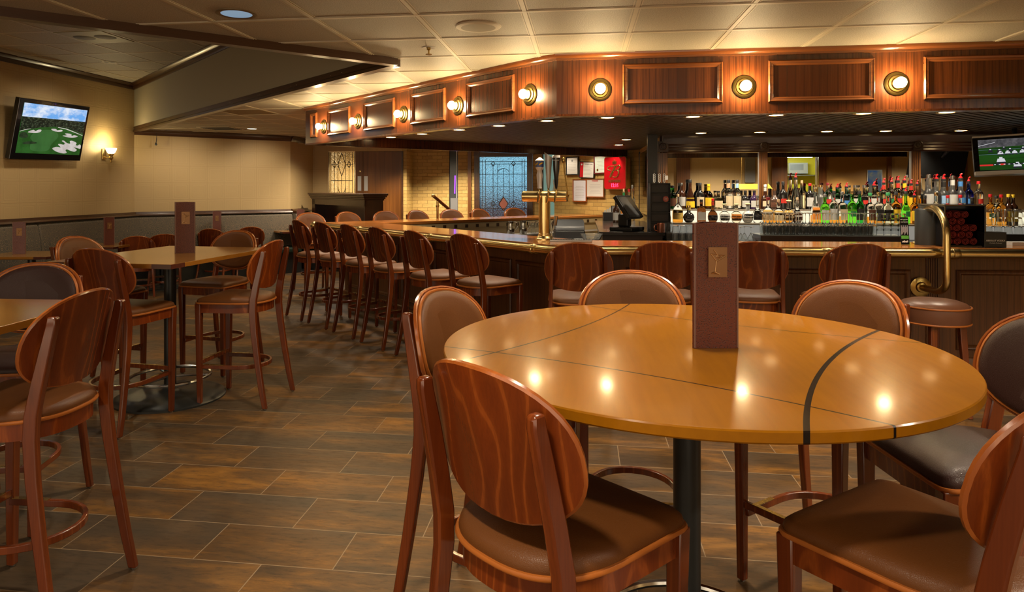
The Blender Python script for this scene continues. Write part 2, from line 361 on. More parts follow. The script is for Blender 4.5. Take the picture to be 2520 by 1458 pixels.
BRICK_B = m_brick('brown_brick', (0.24, 0.14, 0.04), (0.33, 0.20, 0.06), (0.16, 0.09, 0.03))
def m_fabric():
    m = NT('banquette_fabric'); v = m.coord(scale=(1, 1, 1))
    vo = m.n('ShaderNodeTexVoronoi', feature='F1'); m.l(v, vo.inputs['Vector']); vo.inputs['Scale'].default_value = 13; vo.inputs['Randomness'].default_value = 0.35
    rg = m.math('SINE', m.math('MULTIPLY', vo.outputs['Distance'], 38.0))
    f = m.noise(v, 55, 3, 0.6)
    c = m.mix(m.ramp(rg, [(0.35, 0.0), (0.75, 1.0)]), (0.070, 0.057, 0.036), (0.18, 0.122, 0.068))
    c = m.mix(m.math('MULTIPLY', m.ramp(f, [(0.45, 0.0), (0.6, 1.0)]), 0.5), c, (0.05, 0.045, 0.04))
    m.set(Base_Color=c, Roughness=0.75, Sheen_Weight=0.1); m.bump(f, 0.2, 0.003); return m.m
FABRIC = m_fabric(); GREENV = make_leather('dark_green_vinyl', (0.016, 0.030, 0.022), 0.38, 0.05)
MIRROR = plain('mirror', (0.80, 0.80, 0.78), 0.0, 1.0)
nn = MIRROR.node_tree
for l_ in list(nn.links):
    if l_.to_socket.name == 'Roughness': nn.links.remove(l_)
nn.nodes['Principled BSDF'].inputs['Roughness'].default_value = 0.004
# ------------------------------------------------------------------ room shell
def wall_seg(name, p, q, z0, z1, mat, thick=0.12, side=1, holes=()):
    """wall standing on the line p->q, thick on its left; holes are (x0, x1, z0, z1) along it"""
    L = hypot2(p, q); mb = MB(); y0, y1 = (0, thick) if side > 0 else (-thick, 0)
    xs = 0
    for (a, b, c, d) in sorted(holes):
        if a > xs: mb.box(xs, a, y0, y1, z0, z1)
        if c > z0: mb.box(a, b, y0, y1, z0, c)
        if d < z1: mb.box(a, b, y0, y1, d, z1)
        xs = b
    if xs < L: mb.box(xs, L, y0, y1, z0, z1)
    return struct(mb.build(name, mat, None, 0, (p[0], p[1], 0), rotz_of(p, q)))
XL = -7.38
PB = (XL, 10.5); PC = (-5.49, 12.39); PD = (-5.49, 13.49); YD = 13.49; YE = 14.0
CA_ = (-1.41, 5.05); CQ = (XL, -0.92)
struct(MB().box(-8, 11, -4.5, 16.5, -0.06, 0).build('floor', FLOOR, None, 0))
# lower ceiling with a triangular coffer cut out of it
mb = MB()
outer = [(XL-0.2, 16.5), (XL-0.2, PB[1]+0.3), PB, CA_, CQ, (XL-0.2, CQ[1]), (XL-0.2, -2.0), (1.95, -2.0), (1.95, -0.35), (11, -0.35), (11, 16.5)]
n_ = len(outer); mb.add([(x, y, CEIL) for x, y in outer] + [(x, y, CEIL+0.05) for x, y in outer], [tuple(range(n_)), tuple(range(2*n_-1, n_-1, -1))])
struct(mb.build('ceiling', CEILM, None, 0))
tri = [(CA_[0]+0.04, CA_[1]), (XL-0.2, PB[1]+0.25), (XL-0.2, CQ[1]-0.2)]
mb = MB(); mb.prism(tri, COFFER, COFFER+0.05); struct(mb.build('ceiling_coffer', CEILM, None, 0))
def hole_y(x):
    """the part of the line X = x that lies over the coffer"""
    if x > CA_[0]: return None
    t = (x-CA_[0])/(XL-CA_[0]); return (CA_[1]+t*(CQ[1]-CA_[1]), CA_[1]+t*(PB[1]-CA_[1]))
def hole_x(y):
    if not CQ[1] < y < PB[1]: return None
    if y < CA_[1]: t = (y-CQ[1])/(CA_[1]-CQ[1]); return (XL, XL+t*(CA_[0]-XL))
    t = (PB[1]-y)/(PB[1]-CA_[1]); return (XL, XL+t*(CA_[0]-XL))
lo, hi = MB(), MB(); tb = 0.012
def tee(m_, x0, x1, y0, y1, z):
    m_.box(x0, x1, y0, y1, z-0.004, z+0.001)
def cross(m_, a0, a1, c, z, alongy):
    if a1-a0 < 0.03: return
    for off, w, dz in ((0, 0.012, 0.004), (-0.021, 0.003, 0.002), (0.021, 0.003, 0.002)):
        if alongy: m_.box(c+off-w, c+off+w, a0, a1, z-dz, z+0.001)
        else: m_.box(a0, a1, c+off-w, c+off+w, z-dz, z+0.001)
i0 = -0.315; j0 = 3.778
for i in range(-12, 20):
    x = i0+0.61*i
    if x < XL or x > 10.5: continue
    h_ = hole_y(x)
    if h_: cross(lo, -1.9, h_[0], x, CEIL, True); cross(lo, h_[1], 15, x, CEIL, True); cross(hi, h_[0], h_[1], x, COFFER, True)
    else: cross(lo, -1.9 if x < 1.9 else -0.2, 15, x, CEIL, True)
for j in range(-13, 20):
    y = j0+0.61*j
    if y > 15 or y < -0.2: continue
    h_ = hole_x(y)
    if h_: cross(lo, h_[1], 10.5, y, CEIL-0.0008, False); cross(hi, h_[0], h_[1], y, COFFER-0.0008, False)
    else: cross(lo, XL, 10.5, y, CEIL-0.0008, False)
struct(lo.build('ceiling_grid', TBAR, None, 0)); struct(hi.build('ceiling_coffer_grid', TBAR, None, 0))
# coffer sides and their trim
def along(p, q, prof, mat, name, z=0, cap=True):
    """sweep a profile (y to the left of p->q, z) straight from p to q"""
    L = hypot2(p, q); mb = MB()
    mb.rings([[(x, a, b) for a, b in prof] for x in (0, L)], True, cap)
    return mb.build(name, mat, None, 30, (p[0], p[1], z), rotz_of(p, q))
struct(wall_seg('wall_coffer_right', CA_, PB, CEIL-0.0, COFFER, SOFFIT, 0.05, -1))
struct(wall_seg('wall_coffer_front', CQ, CA_, CEIL-0.0, COFFER, SOFFIT, 0.05, -1))
LIP = [(-0.055, -0.055), (0.022, -0.055), (0.022, -0.03), (0.012, -0.015), (0.012, 0.03), (-0.055, 0.002)]
struct(along(CA_, PB, LIP, TRIM_WOOD, 'trim_coffer_1', CEIL)); struct(along(CQ, CA_, LIP, TRIM_WOOD, 'trim_coffer_2', CEIL))
CROWN = [(0, 0), (0, -0.10), (-0.018, -0.10), (-0.030, -0.075), (-0.034, -0.045), (-0.055, -0.02), (-0.075, -0.012), (-0.075, 0)]
CRL = [(-a, b) for a, b in CROWN]
struct(along(CA_, PB, CRL, TRIM_WOOD, 'trim_crown_1', COFFER)); struct(along((XL, -2.0), PB, CROWN, TRIM_WOOD, 'trim_crown_2', COFFER))
struct(along(PB, PC, CROWN, TRIM_WOOD, 'trim_crown_3', CEIL)); struct(along(PC, PD, CROWN, TRIM_WOOD, 'trim_crown_4', CEIL))
# walls
wall_seg('wall_left', (XL, -2.0), PB, 0, COFFER+0.03, PAPERW)
wall_seg('wall_back', PB, PC, 0, CEIL+0.04, PAPERW)
wall_seg('wall_back_return', PC, PD, 0, CEIL+0.04, PAPERW)
XS0, XS1, XDR = -5.16, -4.60, -3.61
wall_seg('wall_entry', PD, (XDR, YD), 0, CEIL+0.04, PAPERW, 0.12, 1, holes=[(XS0-PD[0], XS1-PD[0], 0.10, 2.3), (XS1-PD[0], XDR-PD[0], 0, 2.3)])
wall_seg('wall_entry_jamb', (XDR, YD), (XDR, YE), 0, CEIL+0.04, BRICK, 0.10, -1)
def xe(px): return online(px, (0, YE), (1, YE))[0]
G0, G1, D0, D1, H0, H1 = xe(1105), xe(1127), xe(1167), xe(1311), xe(1334), xe(1376)
wall_seg('wall_vestibule', (XDR, YE), (0.6, YE), 0, CEIL+0.04, BRICK, 0.12, 1, holes=[(G0-XDR, G1-XDR, 0.2, 2.5), (D0-XDR, D1-XDR, 0, 2.36), (H0-XDR, H1-XDR, 0.2, 2.5)])
wall_seg('wall_brick', (-0.53, 13.33), (0.97, 11.83), 0, CEIL+0.04, BRICK, 0.14)
wall_seg('wall_brick_return', (0.97, 11.83), (0.97, 8.84), 0, CEIL+0.04, BRICK, 0.12)
YM = 8.68
wall_seg('wall_back_bar', (0.97, YM+0.14), (10.5, YM+0.14), 0, CEIL+0.04, DARK_WOOD, 0.12)
wall_seg('wall_right', (10.4, YM+0.2), (10.4, -0.2), 0, CEIL+0.04, PAPERW, 0.12)
# ------------------------------------------------------------------ chairs
def seat_outline(s=0.0, n=14):
    """plan outline of the seat, grown by s: squared front, round rear, counter-clockwise from the front right corner"""
    pts = []
    r = 0.035; fx, fy = 0.222+s, 0.235+s
    for k in range(5):
        a = PI/2*k/4; pts.append((fx-r+r*math.cos(a), fy-r+r*math.sin(a)))
    for k in range(5):
        a = PI/2+PI/2*k/4; pts.append((-fx+r+r*math.cos(a), fy-r+r*math.sin(a)))
    a_, b_, e = 0.216+s, 0.250+s, 2/2.55
    for k in range(n*2+1):
        th = PI + PI*k/(n*2); c_, s_ = math.cos(th), math.sin(th)
        pts.append((a_*math.copysign(abs(c_)**e, c_), 0.015+b_*math.copysign(abs(s_)**e, s_)))
    return pts
def make_chair(name, label, cat, lift=0.0, leather=None, group=None):
    t = thing(name, label, cat, group=group)
    L = leather or LEATHER; zs = 0.735+lift; up = zs-0.735
    # seat cushion
    mb = MB(); rs = []
    for f, z in ((0.985, zs-0.004), (1.0, zs+0.010), (0.985, zs+0.024), (0.93, zs+0.036), (0.78, zs+0.046), (0.5, zs+0.052), (0.2, zs+0.054)):
        rs.append([(x*f, y*f, z) for x, y in seat_outline()])
    mb.rings(rs); mb.build('seat', L, t, 60)
    mb = MB(); mb.tube([(x, y, zs-0.001) for x, y in seat_outline(0.002)], 0.007, 6, True)
    plabel(mb.build('seat_piping', PIPING, t, 60), 'tan leather piping around the seat')
    mb = MB(); o_ = seat_outline(-0.010); i_ = seat_outline(-0.03)
    mb.rings([[(x, y, zs-0.004) for x, y in o_], [(x, y, zs-0.070) for x, y in o_], [(x, y, zs-0.070) for x, y in i_], [(x, y, zs-0.004) for x, y in i_]], True, False, True)
    mb.build('seat_frame', CHAIR_WOOD, t, 50)
    # legs
    def glide(leg, x, y):
        MB().lathe([(0.010, 0.0), (0.012, 0.004), (0.012, 0.010)], 8, (x, y, 0)).build('foot_glide', CHROME, leg)
    sq = [(-1, -1), (1, -1), (1, 1), (-1, 1)]
    for s in (-1, 1):
        mb = MB(); path = [(0.197, 0.210, 0.008), (0.201, 0.212, zs-0.20), (0.203, 0.214, zs-0.004)]; hw = [0.0155, 0.0195, 0.0215]
        mb.rings([[(s*x+a*h, y+b*h, z) for a, b in sq] for (x, y, z), h in zip(path, hw)])
        glide(mb.build('leg', LEG_WOOD, t, 40, bevel=0.004), s*0.197, 0.210)
        mb = MB(); k = max(0.0, 1.0+lift/0.70)
        path = [(0.224, -0.300, 0.008, 0.016, 0.014), (0.220, -0.272, 0.14*k, 0.019, 0.014), (0.213, -0.238, 0.34*k, 0.021, 0.014), (0.206, -0.209, 0.54*k, 0.023, 0.0145), (0.200, -0.196, 0.68+up, 0.025, 0.0145),
                (0.197, -0.199, 0.76+up, 0.025, 0.0145), (0.193, -0.217, 0.86+up, 0.024, 0.0145), (0.188, -0.243, 0.98+up, 0.022, 0.014), (0.185, -0.266, 1.080+up, 0.0185, 0.0138), (0.1845, -0.268, 1.103+up, 0.0165, 0.0135), (0.184, -0.266, 1.108+up, 0.0125, 0.0125)]
        mb.rings([[(s*x+a*hx, y+b*hy, z) for a, b in sq] for x, y, z, hy, hx in path])
        glide(mb.build('leg', LEG_WOOD, t, 50, bevel=0.005), s*0.224, -0.300)
    # oval back, bent to a curve and leaning
    R = 0.44
    def pt(u, v, off):
        """u, v on the sheet in metres from its centre; off toward the sitter"""
        x = R*math.sin(u/R); y = -0.247+R*(1-math.cos(u/R)) - 0.21*v
        nx, ny = -math.sin(u/R), math.cos(u/R)
        return (x+nx*off, y+ny*off, 0.985+up+v+0.2*off)
    def ol(th, f=1.0):
        c_, s_ = math.cos(th), math.sin(th); e = 2/2.25
        b_ = 0.192 if s_ > 0 else 0.158
        return (0.255*f*math.copysign(abs(c_)**e, c_), (b_*f)*math.copysign(abs(s_)**e, s_))
    N = 44
    def ringp(f, off): return [pt(*ol(2*PI*k/N, f), off) for k in range(N)]
    mb = MB(); mb.m = 0
    mb.rings([ringp(f, -0.007) for f in (0.05, 0.35, 0.7, 0.97)], True, False); mb.m = 1
    mb.rings([ringp(0.97, -0.007), ringp(1.0, -0.004), ringp(1.0, 0.005), ringp(0.97, 0.008)], True, False); mb.m = 0
    mb.rings([ringp(f, 0.008) for f in (0.97, 0.7, 0.35, 0.05)], True, False); mb.add(ringp(0.05, 0.008), [tuple(range(N))]); mb.add(ringp(0.05, -0.007), [tuple(range(N-1, -1, -1))])
    mb.build('backrest', [CHAIR_WOOD, EDGE_WOOD], t, 50)
    mb = MB(); mb.rings([ringp(f, o) for f, o in ((0.90, 0.006), (0.90, 0.020), (0.87, 0.027), (0.76, 0.033), (0.5, 0.037), (0.1, 0.038))])
    pad = mb.build('back_pad', L, t, 60)
    mb = MB(); mb.tube([pt(*ol(2*PI*k/N, 0.915), 0.012) for k in range(N)], 0.007, 6, True, up=(0, 1, 0.2))
    plabel(mb.build('pad_piping', PIPING, pad, 60), 'tan leather piping around the back pad')
    # bent footrest hoop, front rail and brass wear plates
    zr = 0.275*(1.0+lift/1.0) if lift == 0 else 0.16
    hoop = [(0.181, 0.205), (0.183, 0.02)] + [(0.183*math.cos(a), -0.02+0.195*math.sin(a)) for a in [-PI*k/14 for k in range(15)]] + [(-0.183, 0.02), (-0.181, 0.205)]
    mb = MB(); mb.tube([(x, y, zr) for x, y in hoop], 1.0, sec=[(-0.009, -0.014), (0.009, -0.014), (0.009, 0.014), (-0.009, 0.014)])
    hp = mb.build('foot_hoop', LEG_WOOD, t, 40, bevel=0.003)
    for s in (-1, 1):
        plabel(MB().box(s*0.182-0.0105, s*0.182+0.0105, 0.035, 0.190, zr+0.0142, zr+0.0162).build('wear_plate', BRASS_OLD, hp, 0), 'brass wear plate on the foot hoop')
    mb = MB(); mb.box(-0.185, 0.185, 0.198, 0.216, zr+0.018, zr+0.046)
    fr = mb.build('front_rail', LEG_WOOD, t, 0, bevel=0.003)
    plabel(MB().box(-0.15, 0.15, 0.1975, 0.2165, zr+0.0462, zr+0.0482).build('wear_plate', BRASS_OLD, fr, 0), 'brass wear plate on the front rail')
    return t
BARST = Proto(make_chair('bar_stool', '', 'bar stool'))
DARKST = Proto(make_chair('bar_stool', '', 'bar stool', leather=LEATHER_DARK))
LOWCH = Proto(make_chair('dining_chair', '', 'chair', lift=-0.30))
G1_ = 'stools around the round table'
for x, y, r, lab in (
    (-0.060, 1.690, -0.70, 'large foreground bar stool with its bare wood oval back to us, at the round table'),
    (0.785, 1.690, 0.693, 'bar stool cut off by the bottom right corner of the photo, brown leather seat'),
    (0.215, 2.960, 3.105, 'bar stool behind the round table with its leather back left of the menu stand'),
    (0.918, 2.815, 2.284, 'bar stool behind the round table on the right, leather back below the backless stool'),
    (-0.307, 2.481, -1.96, 'bar stool at the left end of the round table, orange-lit leather back toward us')):
    BARST.put((x, y, 0), r, lab, G1_)
DARKST.put((1.176, 2.259, 0), 1.705, 'bar stool with near-black leather seat and back at the right end of the round table', G1_)
BARST.put((-2.107, 2.344, 0), 1.611, 'large bar stool at the left photo edge, bare wood back toward us', 'stools around the cut-off table')
DARKST.put((-2.669, 2.900, 0), 3.408, 'bar stool facing us across the cut-off table, purplish dark leather back', 'stools around the cut-off table')
G2_ = 'stools around the rectangular high table'
BARST.put((-2.495, 4.772, 0), 1.552, 'bar stool to the right of the rectangular high table, seen side-on from behind', G2_)
BARST.put((-3.037, 4.221, 0), -0.096, 'bar stool in front of the rectangular high table, its striped wood back toward us', G2_)
BARST.put((-3.697, 4.870, 0), -1.674, 'bar stool left of the rectangular high table, brown leather back facing right', G2_)
BARST.put((-3.091, 5.526, 0), 3.0, 'bar stool behind the rectangular high table, leather back and seat facing us', G2_)
G3_ = 'stools along the angled left side of the bar'
for k, (x, y, r) in enumerate(((-3.181, 7.963, -0.774), (-2.735, 7.562, -0.749), (-2.274, 7.126, -0.758), (-1.823, 6.691, -0.784), (-1.332, 6.210, -0.82), (-0.819, 5.806, -0.70))):
    BARST.put((x, y, 0), r, 'wooden-backed bar stool along the angled side of the bar, '+['farthest away, at the bar tip', 'second from the bar tip', 'third from the bar tip', 'third from the bar corner', 'second from the bar corner', 'nearest the bar corner'][k], G3_)
G4_ = 'stools along the front of the bar'
for x, y, r, lab in ((-0.023, 5.079, 0.0, 'wooden-backed bar stool at the front of the bar, leftmost, below the beer tap'), (0.602, 5.238, -0.09, 'wooden-backed bar stool at the front of the bar, just left of the big menu stand'),
                     (1.241, 5.35, -0.083, 'wooden-backed bar stool at the front of the bar, just right of the menu stand'), (1.880, 5.276, 0.06, 'wooden-backed bar stool at the front of the bar, rightmost, left of the brass pipe')):
    BARST.put((x, y, 0), r, lab, G4_)
# stools on the far side of the bar, facing us: only their leather backs rise above the bar top
TIP = (-3.625, 9.225); FEND = (-0.025, 12.825)
o1 = (TIP[0]-0.30, TIP[1]+0.30); o2 = (FEND[0]-0.30, FEND[1]+0.30)
for k, px in enumerate((790, 893, 981, 1067, 1145, 1222, 1303)):
    x, y, d = online(px, o1, o2)
    BARST.put((x-0.17, y+0.17, 0), -PI/4-PI/2 + (0.15 if k % 2 else -0.1) , 'leather-backed bar stool facing us across the far side of the bar, '+ORD[k], 'stools on the far side of the bar')
# dining chairs by the banquette
def low_at(px, ptop, rot, lab):
    x, y = W(px, ptop, 0.872); LOWCH.put((x-(-0.28)*-math.sin(rot), y+0.28*math.cos(rot), 0), rot, lab, 'dining chairs at the banquette tables')
low_at(336, 582, 0.55, 'low wooden dining chair left of the tall menu stand, back toward us')
low_at(405, 577, 0.55, 'low wooden dining chair mostly hidden behind the tall menu on the high table')
low_at(516, 564, 0.10, 'low wooden dining chair below the menu stand in front of the far banquette')
low_at(617, 559, 0.55, 'low wooden dining chair peeping out behind the dark leather stool back')
# backless drum stool
t = thing('drum_stool', 'round backless stool with a thick brown vinyl drum seat under the brass pipe', 'bar stool', (2.41, 5.10, 0))
MB().lathe([(0.209, 0.635), (0.214, 0.645), (0.214, 0.742), (0.209, 0.752), (0.19, 0.768), (0.15, 0.782), (0.08, 0.79), (0.0, 0.792)], 40).build('seat', VINYL, t, 50)
mb = MB(); mb.tube([(0.215*math.cos(a), 0.215*math.sin(a), 0.745) for a in [2*PI*k/40 for k in range(40)]], 0.006, 6, True); mb.tube([(0.212*math.cos(a), 0.212*math.sin(a), 0.638) for a in [2*PI*k/40 for k in range(40)]], 0.007, 6, True)
plabel(mb.build('seat_piping', PIPING, t), 'tan piping around the drum seat')
for k in range(4):
    a = PI/4+PI/2*k+0.3; mb = MB(); mb.rings([[(math.cos(a)*r+q*h, math.sin(a)*r+w*h, z) for q, w in ((-1,-1),(1,-1),(1,1),(-1,1))] for r, z, h in ((0.20, 0, 0.016), (0.155, 0.636, 0.022))])
    mb.build('leg', LEG_WOOD, t, 40, bevel=0.004)
mb = MB(); mb.tube([(0.20*math.cos(a), 0.20*math.sin(a), 0.25) for a in [2*PI*k/32 for k in range(32)]], 0.011, 8, True); mb.build('foot_ring', LEG_WOOD, t)
# ------------------------------------------------------------------ tables
def base(t, foot_ring=True, h=1.04, rb=0.39, rp=0.042):
    MB().lathe([(rp, 0.03), (rp, h)], 28).build('post', BLACK, t)
    MB().lathe([(rb, 0.0), (rb, 0.012), (rb-0.02, 0.024), (rb*0.6, 0.036), (0.09, 0.045), (0.06, 0.06), (rp, 0.075)], 48).build('base_plate', BLACK, t)
    MB().cbox((0, 0, h-0.008), (0.5, 0.5, 0.016)).build('mounting_plate', BLACK, t, 0)
    if foot_ring:
        mb = MB(); mb.tube([(0.28*math.cos(a), 0.28*math.sin(a), 0.155) for a in [2*PI*k/48 for k in range(48)]], 0.0125, 8, True)
        for k in range(3):
            a = 2*PI*k/3+0.4; mb.tube([(0.04*math.cos(a), 0.04*math.sin(a), 0.155), (0.275*math.cos(a), 0.275*math.sin(a), 0.155)], 0.008, 8)
        plabel(mb.build('foot_ring', CHROME, t), 'steel foot ring')
RT = (0.327, 2.2175)
t = thing('round_table', 'large round high table with a glossy golden veneer top and black inlaid curves', 'table', (*RT, 0))
mb = MB(); mb.lathe([(0.0, 1.036), (0.760, 1.036), (0.7635, 1.040), (0.7635, 1.061), (0.761, 1.0645), (0.757, 1.065), (0.0, 1.065)], 160, cap=False)
mb.build('tabletop', TABLE_ROUND, t, 35)
base(t)
def edge_mark(t, ang, w, mat, R=0.7638):
    mb = MB(); n = max(1, int(abs(w)/0.02)); mb.rings([[(R*math.cos(a), R*math.sin(a), 1.0375), (R*math.cos(a), R*math.sin(a), 1.0635), ((R-0.002)*math.cos(a), (R-0.002)*math.sin(a), 1.0635), ((R-0.002)*math.cos(a), (R-0.002)*math.sin(a), 1.0375)] for a in [ang+w*k/n for k in range(n+1)]])
    return mb.build('edge_inlay', mat, t, 30)
def rect_table(name, label, cx, cy, rot, hx, hy, h=1.065, grp=None, foot=True, rb=0.39):
    t = thing(name, label, 'table', (cx, cy, 0), rot, grp)
    z0, z1 = h-0.030, h
    mb = MB(); mb.box(-hx, hx, -hy, hy, z0, z1); mb.build('tabletop', TABLE_OLIVE, t, 0, bevel=0.003)
    e = MB()
    for s in (-1, 1):
        e.box(-hx-0.001, hx+0.001, s*hy-0.001, s*hy+0.001, z0+0.001, z1-0.002); e.box(s*hx-0.001, s*hx+0.001, -hy, hy, z0+0.001, z1-0.002)
    plabel(e.build('edge_band', TABLE_EDGE, t, 0), 'golden edge band')
    q = 0.14
    for sx in (-1, 1):
        for sy in (-1, 1):
            c_ = MB()
            c_.box(min(sx*(hx-q), sx*(hx+0.002)), max(sx*(hx-q), sx*(hx+0.002)), min(sy*hy, sy*(hy+0.002)), max(sy*hy, sy*(hy+0.002)), z0, z1-0.001)
            c_.box(min(sx*hx, sx*(hx+0.002)), max(sx*hx, sx*(hx+0.002)), min(sy*(hy-q), sy*(hy+0.002)), max(sy*(hy-q), sy*(hy+0.002)), z0, z1-0.001)
            plabel(c_.build('corner_inlay', INLAY, t, 0), 'purple-brown corner band')
    base(t, foot, z0, rb); return t
tx, ty = c2w(-2.375, 5.10)
rect_table('high_table', 'rectangular high table with four stools and a tall menu stand', tx, ty, YAW-0.20, 0.47, 0.63)
tx3, ty3 = c2w(-2.24, 2.44)
rect_table('high_table', 'high table cut off by the left edge of the photo', tx3, ty3, YAW-0.08, 0.50, 0.61, foot=False, rb=0.33)
# ------------------------------------------------------------------ menu stands
def make_menu(label):
    t = thing('menu_stand', label, 'menu', group='menu stands on the tables')
    w, h, r = 0.134, 0.384, 0.009
    # three-sided sleeve with rounded spines; local front face looks toward -y
    A_ = [(-w/2, -0.038), (w/2, -0.038), (0.0, 0.078)]
    outl = []
    for k, (x, y) in enumerate(A_):
        a0 = [PI+PI/2-0.75, -PI/2, PI/6][k]; a0 = [-PI*5/6-0.35, -PI/2, PI/6][k]
        for j in range(6):
            a = a0+2*PI/3*j/5; outl.append((x*0.93+r*math.cos(a), y*0.86+r*math.sin(a)))
    mb = MB(); inn = [(x*0.955, y*0.94) for x, y in outl]
    mb.rings([[(x, y, 0) for x, y in outl], [(x, y, h) for x, y in outl], [(x, y, h) for x, y in inn], [(x, y, 0.002) for x, y in inn]], True, False, True)
    mb.build('sleeve', MENU, t, 50)
    for k, (x, y) in enumerate(A_[:2]):
        s = -1 if k == 0 else 1
        mb = MB(); mb.tube([(x*0.93+s*0.004, y*0.86-r*0.98, 0.003), (x*0.93+s*0.004, y*0.86-r*0.98, h-0.002)], 0.0028, 6, up=(0,1,0)); plabel(mb.build('stitched_edge', MENU_EDGE, t), 'pale stitched edge')
    for k in range(3):
        a = [0, 2*PI/3, -2*PI/3][k]
        M = Matrix.Rotation(a, 4, 'Z') @ Matrix.Translation((0.004 if k == 0 else 0, -0.0425 if k == 0 else -0.0425, 0.265))
        mb = MB(); mb.box(-0.029, 0.029, -0.0022, 0.001, -0.046, 0.046, M); pl = mb.build('plaque', BRONZE, t, 0)
        plabel(pl, 'bronze plaque embossed with a martini glass')
        mb = MB(); y_ = -0.0028
        def ln(a_, b_, w_=0.0016): mb.tube([M @ Vector((a_[0], y_, a_[1])), M @ Vector((b_[0], y_, b_[1]))], w_, 5, up=(0.3, 1, 0.2))
        ln((-0.022, 0.026), (-0.004, 0.003)); ln((0.024, 0.020), (-0.004, 0.003), 0.0024); ln((-0.022, 0.026), (0.024, 0.020), 0.0011); ln((-0.004, 0.003), (-0.008, -0.030), 0.0018); ln((-0.020, -0.034), (-0.008, -0.030), 0.0022); ln((0.006, -0.037), (-0.008, -0.030), 0.0022); ln((-0.020, -0.034), (0.006, -0.037)); ln((-0.013, 0.038), (-0.001, 0.022))
        mb.tube([M @ Vector((0.002+0.0055*math.cos(b), y_, 0.018+0.005*math.sin(b))) for b in [2*PI*j/12 for j in range(12)]], 0.0014, 5, True, up=(0, 1, 0))
        plabel(mb.build('martini_relief', BRONZE_L, pl), 'raised martini glass with olive')
    return t
MENUP = Proto(make_menu(''))
mx, my = W(1757, 858, 1.065)
MENUP.put((mx, my+0.04, 1.0655), YAW+0.02, 'reddish brown menu stand on the round golden table, nearest to us')
mx, my = W(446, 624, 1.065)
MENUP.put((mx, my+0.05, 1.0655), YAW+0.42, 'tall dark red menu stand on the rectangular high table')
# ------------------------------------------------------------------ low tables by the banquette, with their menus
LT = []
for k, (px, py, rot, hx, hy, lab, mpx, mlab, mr) in enumerate((
    (78, 625, 0.16, 0.40, 0.38, 'low banquette table at the far left edge, bright golden edge', 50, 'orange-red menu stand on the leftmost banquette table', 0.25),
    (238, 603, 0.16, 0.42, 0.38, 'low banquette table behind the leather-backed stool, second from the left', 266, 'menu stand with its pale spine toward us, second from the left on the banquette tables', 0.85),
    (400, 589, 0.5, 0.34, 0.34, 'low banquette table half hidden by the tall menu stand', None, '', 0),
    (545, 575, 0.785, 0.36, 0.36, 'low banquette table behind the dark leather stool back', 535, 'dark red menu stand on the banquette table right of the tall menu', 0.15),
    (725, 567, 0.785, 0.36, 0.36, 'low banquette table behind the farthest bar stool', 741, 'small reddish menu stand left of the brass rail end', 0.0))):
    x, y = W(px, py, 0.76)
    rect_table('dining_table', lab, x, y, rot, hx, hy, 0.76, 'banquette tables', False, 0.28)
    if mpx:
        d = w2 = (-x*SA + y*CA); xx, yy = c2w((mpx-CX)*d/F_PX, d)
        MENUP.put((xx, yy, 0.7605), YAW+mr, mlab)
# ------------------------------------------------------------------ text helper
def text(name, s, size, mat, M, parent=None, shear=0.0, ext=0.002, spacing=1.0, bold=0.0):
    cu = bpy.data.curves.new(name, 'FONT'); cu.body = s; cu.size = size; cu.extrude = ext; cu.align_x = 'CENTER'; cu.align_y = 'CENTER'; cu.shear = shear; cu.space_character = spacing; cu.offset = bold
    tmp = bpy.data.objects.new(name, cu); C.objects.link(tmp)
    dg = bpy.context.evaluated_depsgraph_get(); me = bpy.data.meshes.new_from_object(tmp.evaluated_get(dg))
    bpy.data.objects.remove(tmp); bpy.data.curves.remove(cu)
    me.transform(M @ Matrix.Rotation(PI/2, 4, 'X')); me.materials.clear(); me.materials.append(mat)
    o = bpy.data.objects.new(name, me); C.objects.link(o)
    if parent is not None: o.parent = parent
    return o
# ------------------------------------------------------------------ canopy over the bar
K0, K1, K2, K3 = (5.4, 4.98), (-0.183, 5.02), (-3.343, 7.985), (0.735, 12.065)
can = thing('bar_canopy', 'reddish oak canopy hung from the ceiling all round the bar', 'canopy')
def run_local(p, q, poly, z0, z1, name, mat, parent, bevel=0.0):
    """a prism given in world x,y but stored along p->q so that the grain follows the run"""
    M = frame_at(p, q); Mi = M.inverted(); pts = [Mi @ Vector((x, y, 0)) for x, y in poly]
    mb = MB(); mb.prism([(v.x, v.y) for v in pts], z0, z1)
    return mb.build(name, mat, parent, 0, (p[0], p[1], 0), rotz_of(p, q), bevel=bevel)
def offset_poly(P, d):
    """shift an open polyline to the right of travel by d with mitred corners"""
    out = []; n = len(P)
    for i in range(n):
        ds = []
        if i > 0: ds.append(Vector((P[i][0]-P[i-1][0], P[i][1]-P[i-1][1])).normalized())
        if i < n-1: ds.append(Vector((P[i+1][0]-P[i][0], P[i+1][1]-P[i][1])).normalized())
        ns = [Vector((v.y, -v.x)) for v in ds]; b = sum(ns, Vector((0, 0))).normalized()
        out.append((P[i][0]+b.x*d/b.dot(ns[0]), P[i][1]+b.y*d/b.dot(ns[0])))
    return out
KP = [K0, K1, K2, K3]; KI = offset_poly(KP, 0.06); KO = offset_poly(KP, -0.028); KO2 = offset_poly(KP, -0.008)
for i in range(3):
    run_local(KP[i], KP[i+1], [KP[i], KP[i+1], KI[i+1], KI[i]], FASC_B, CEIL, 'fascia_board', FASCIA_WOOD, can)
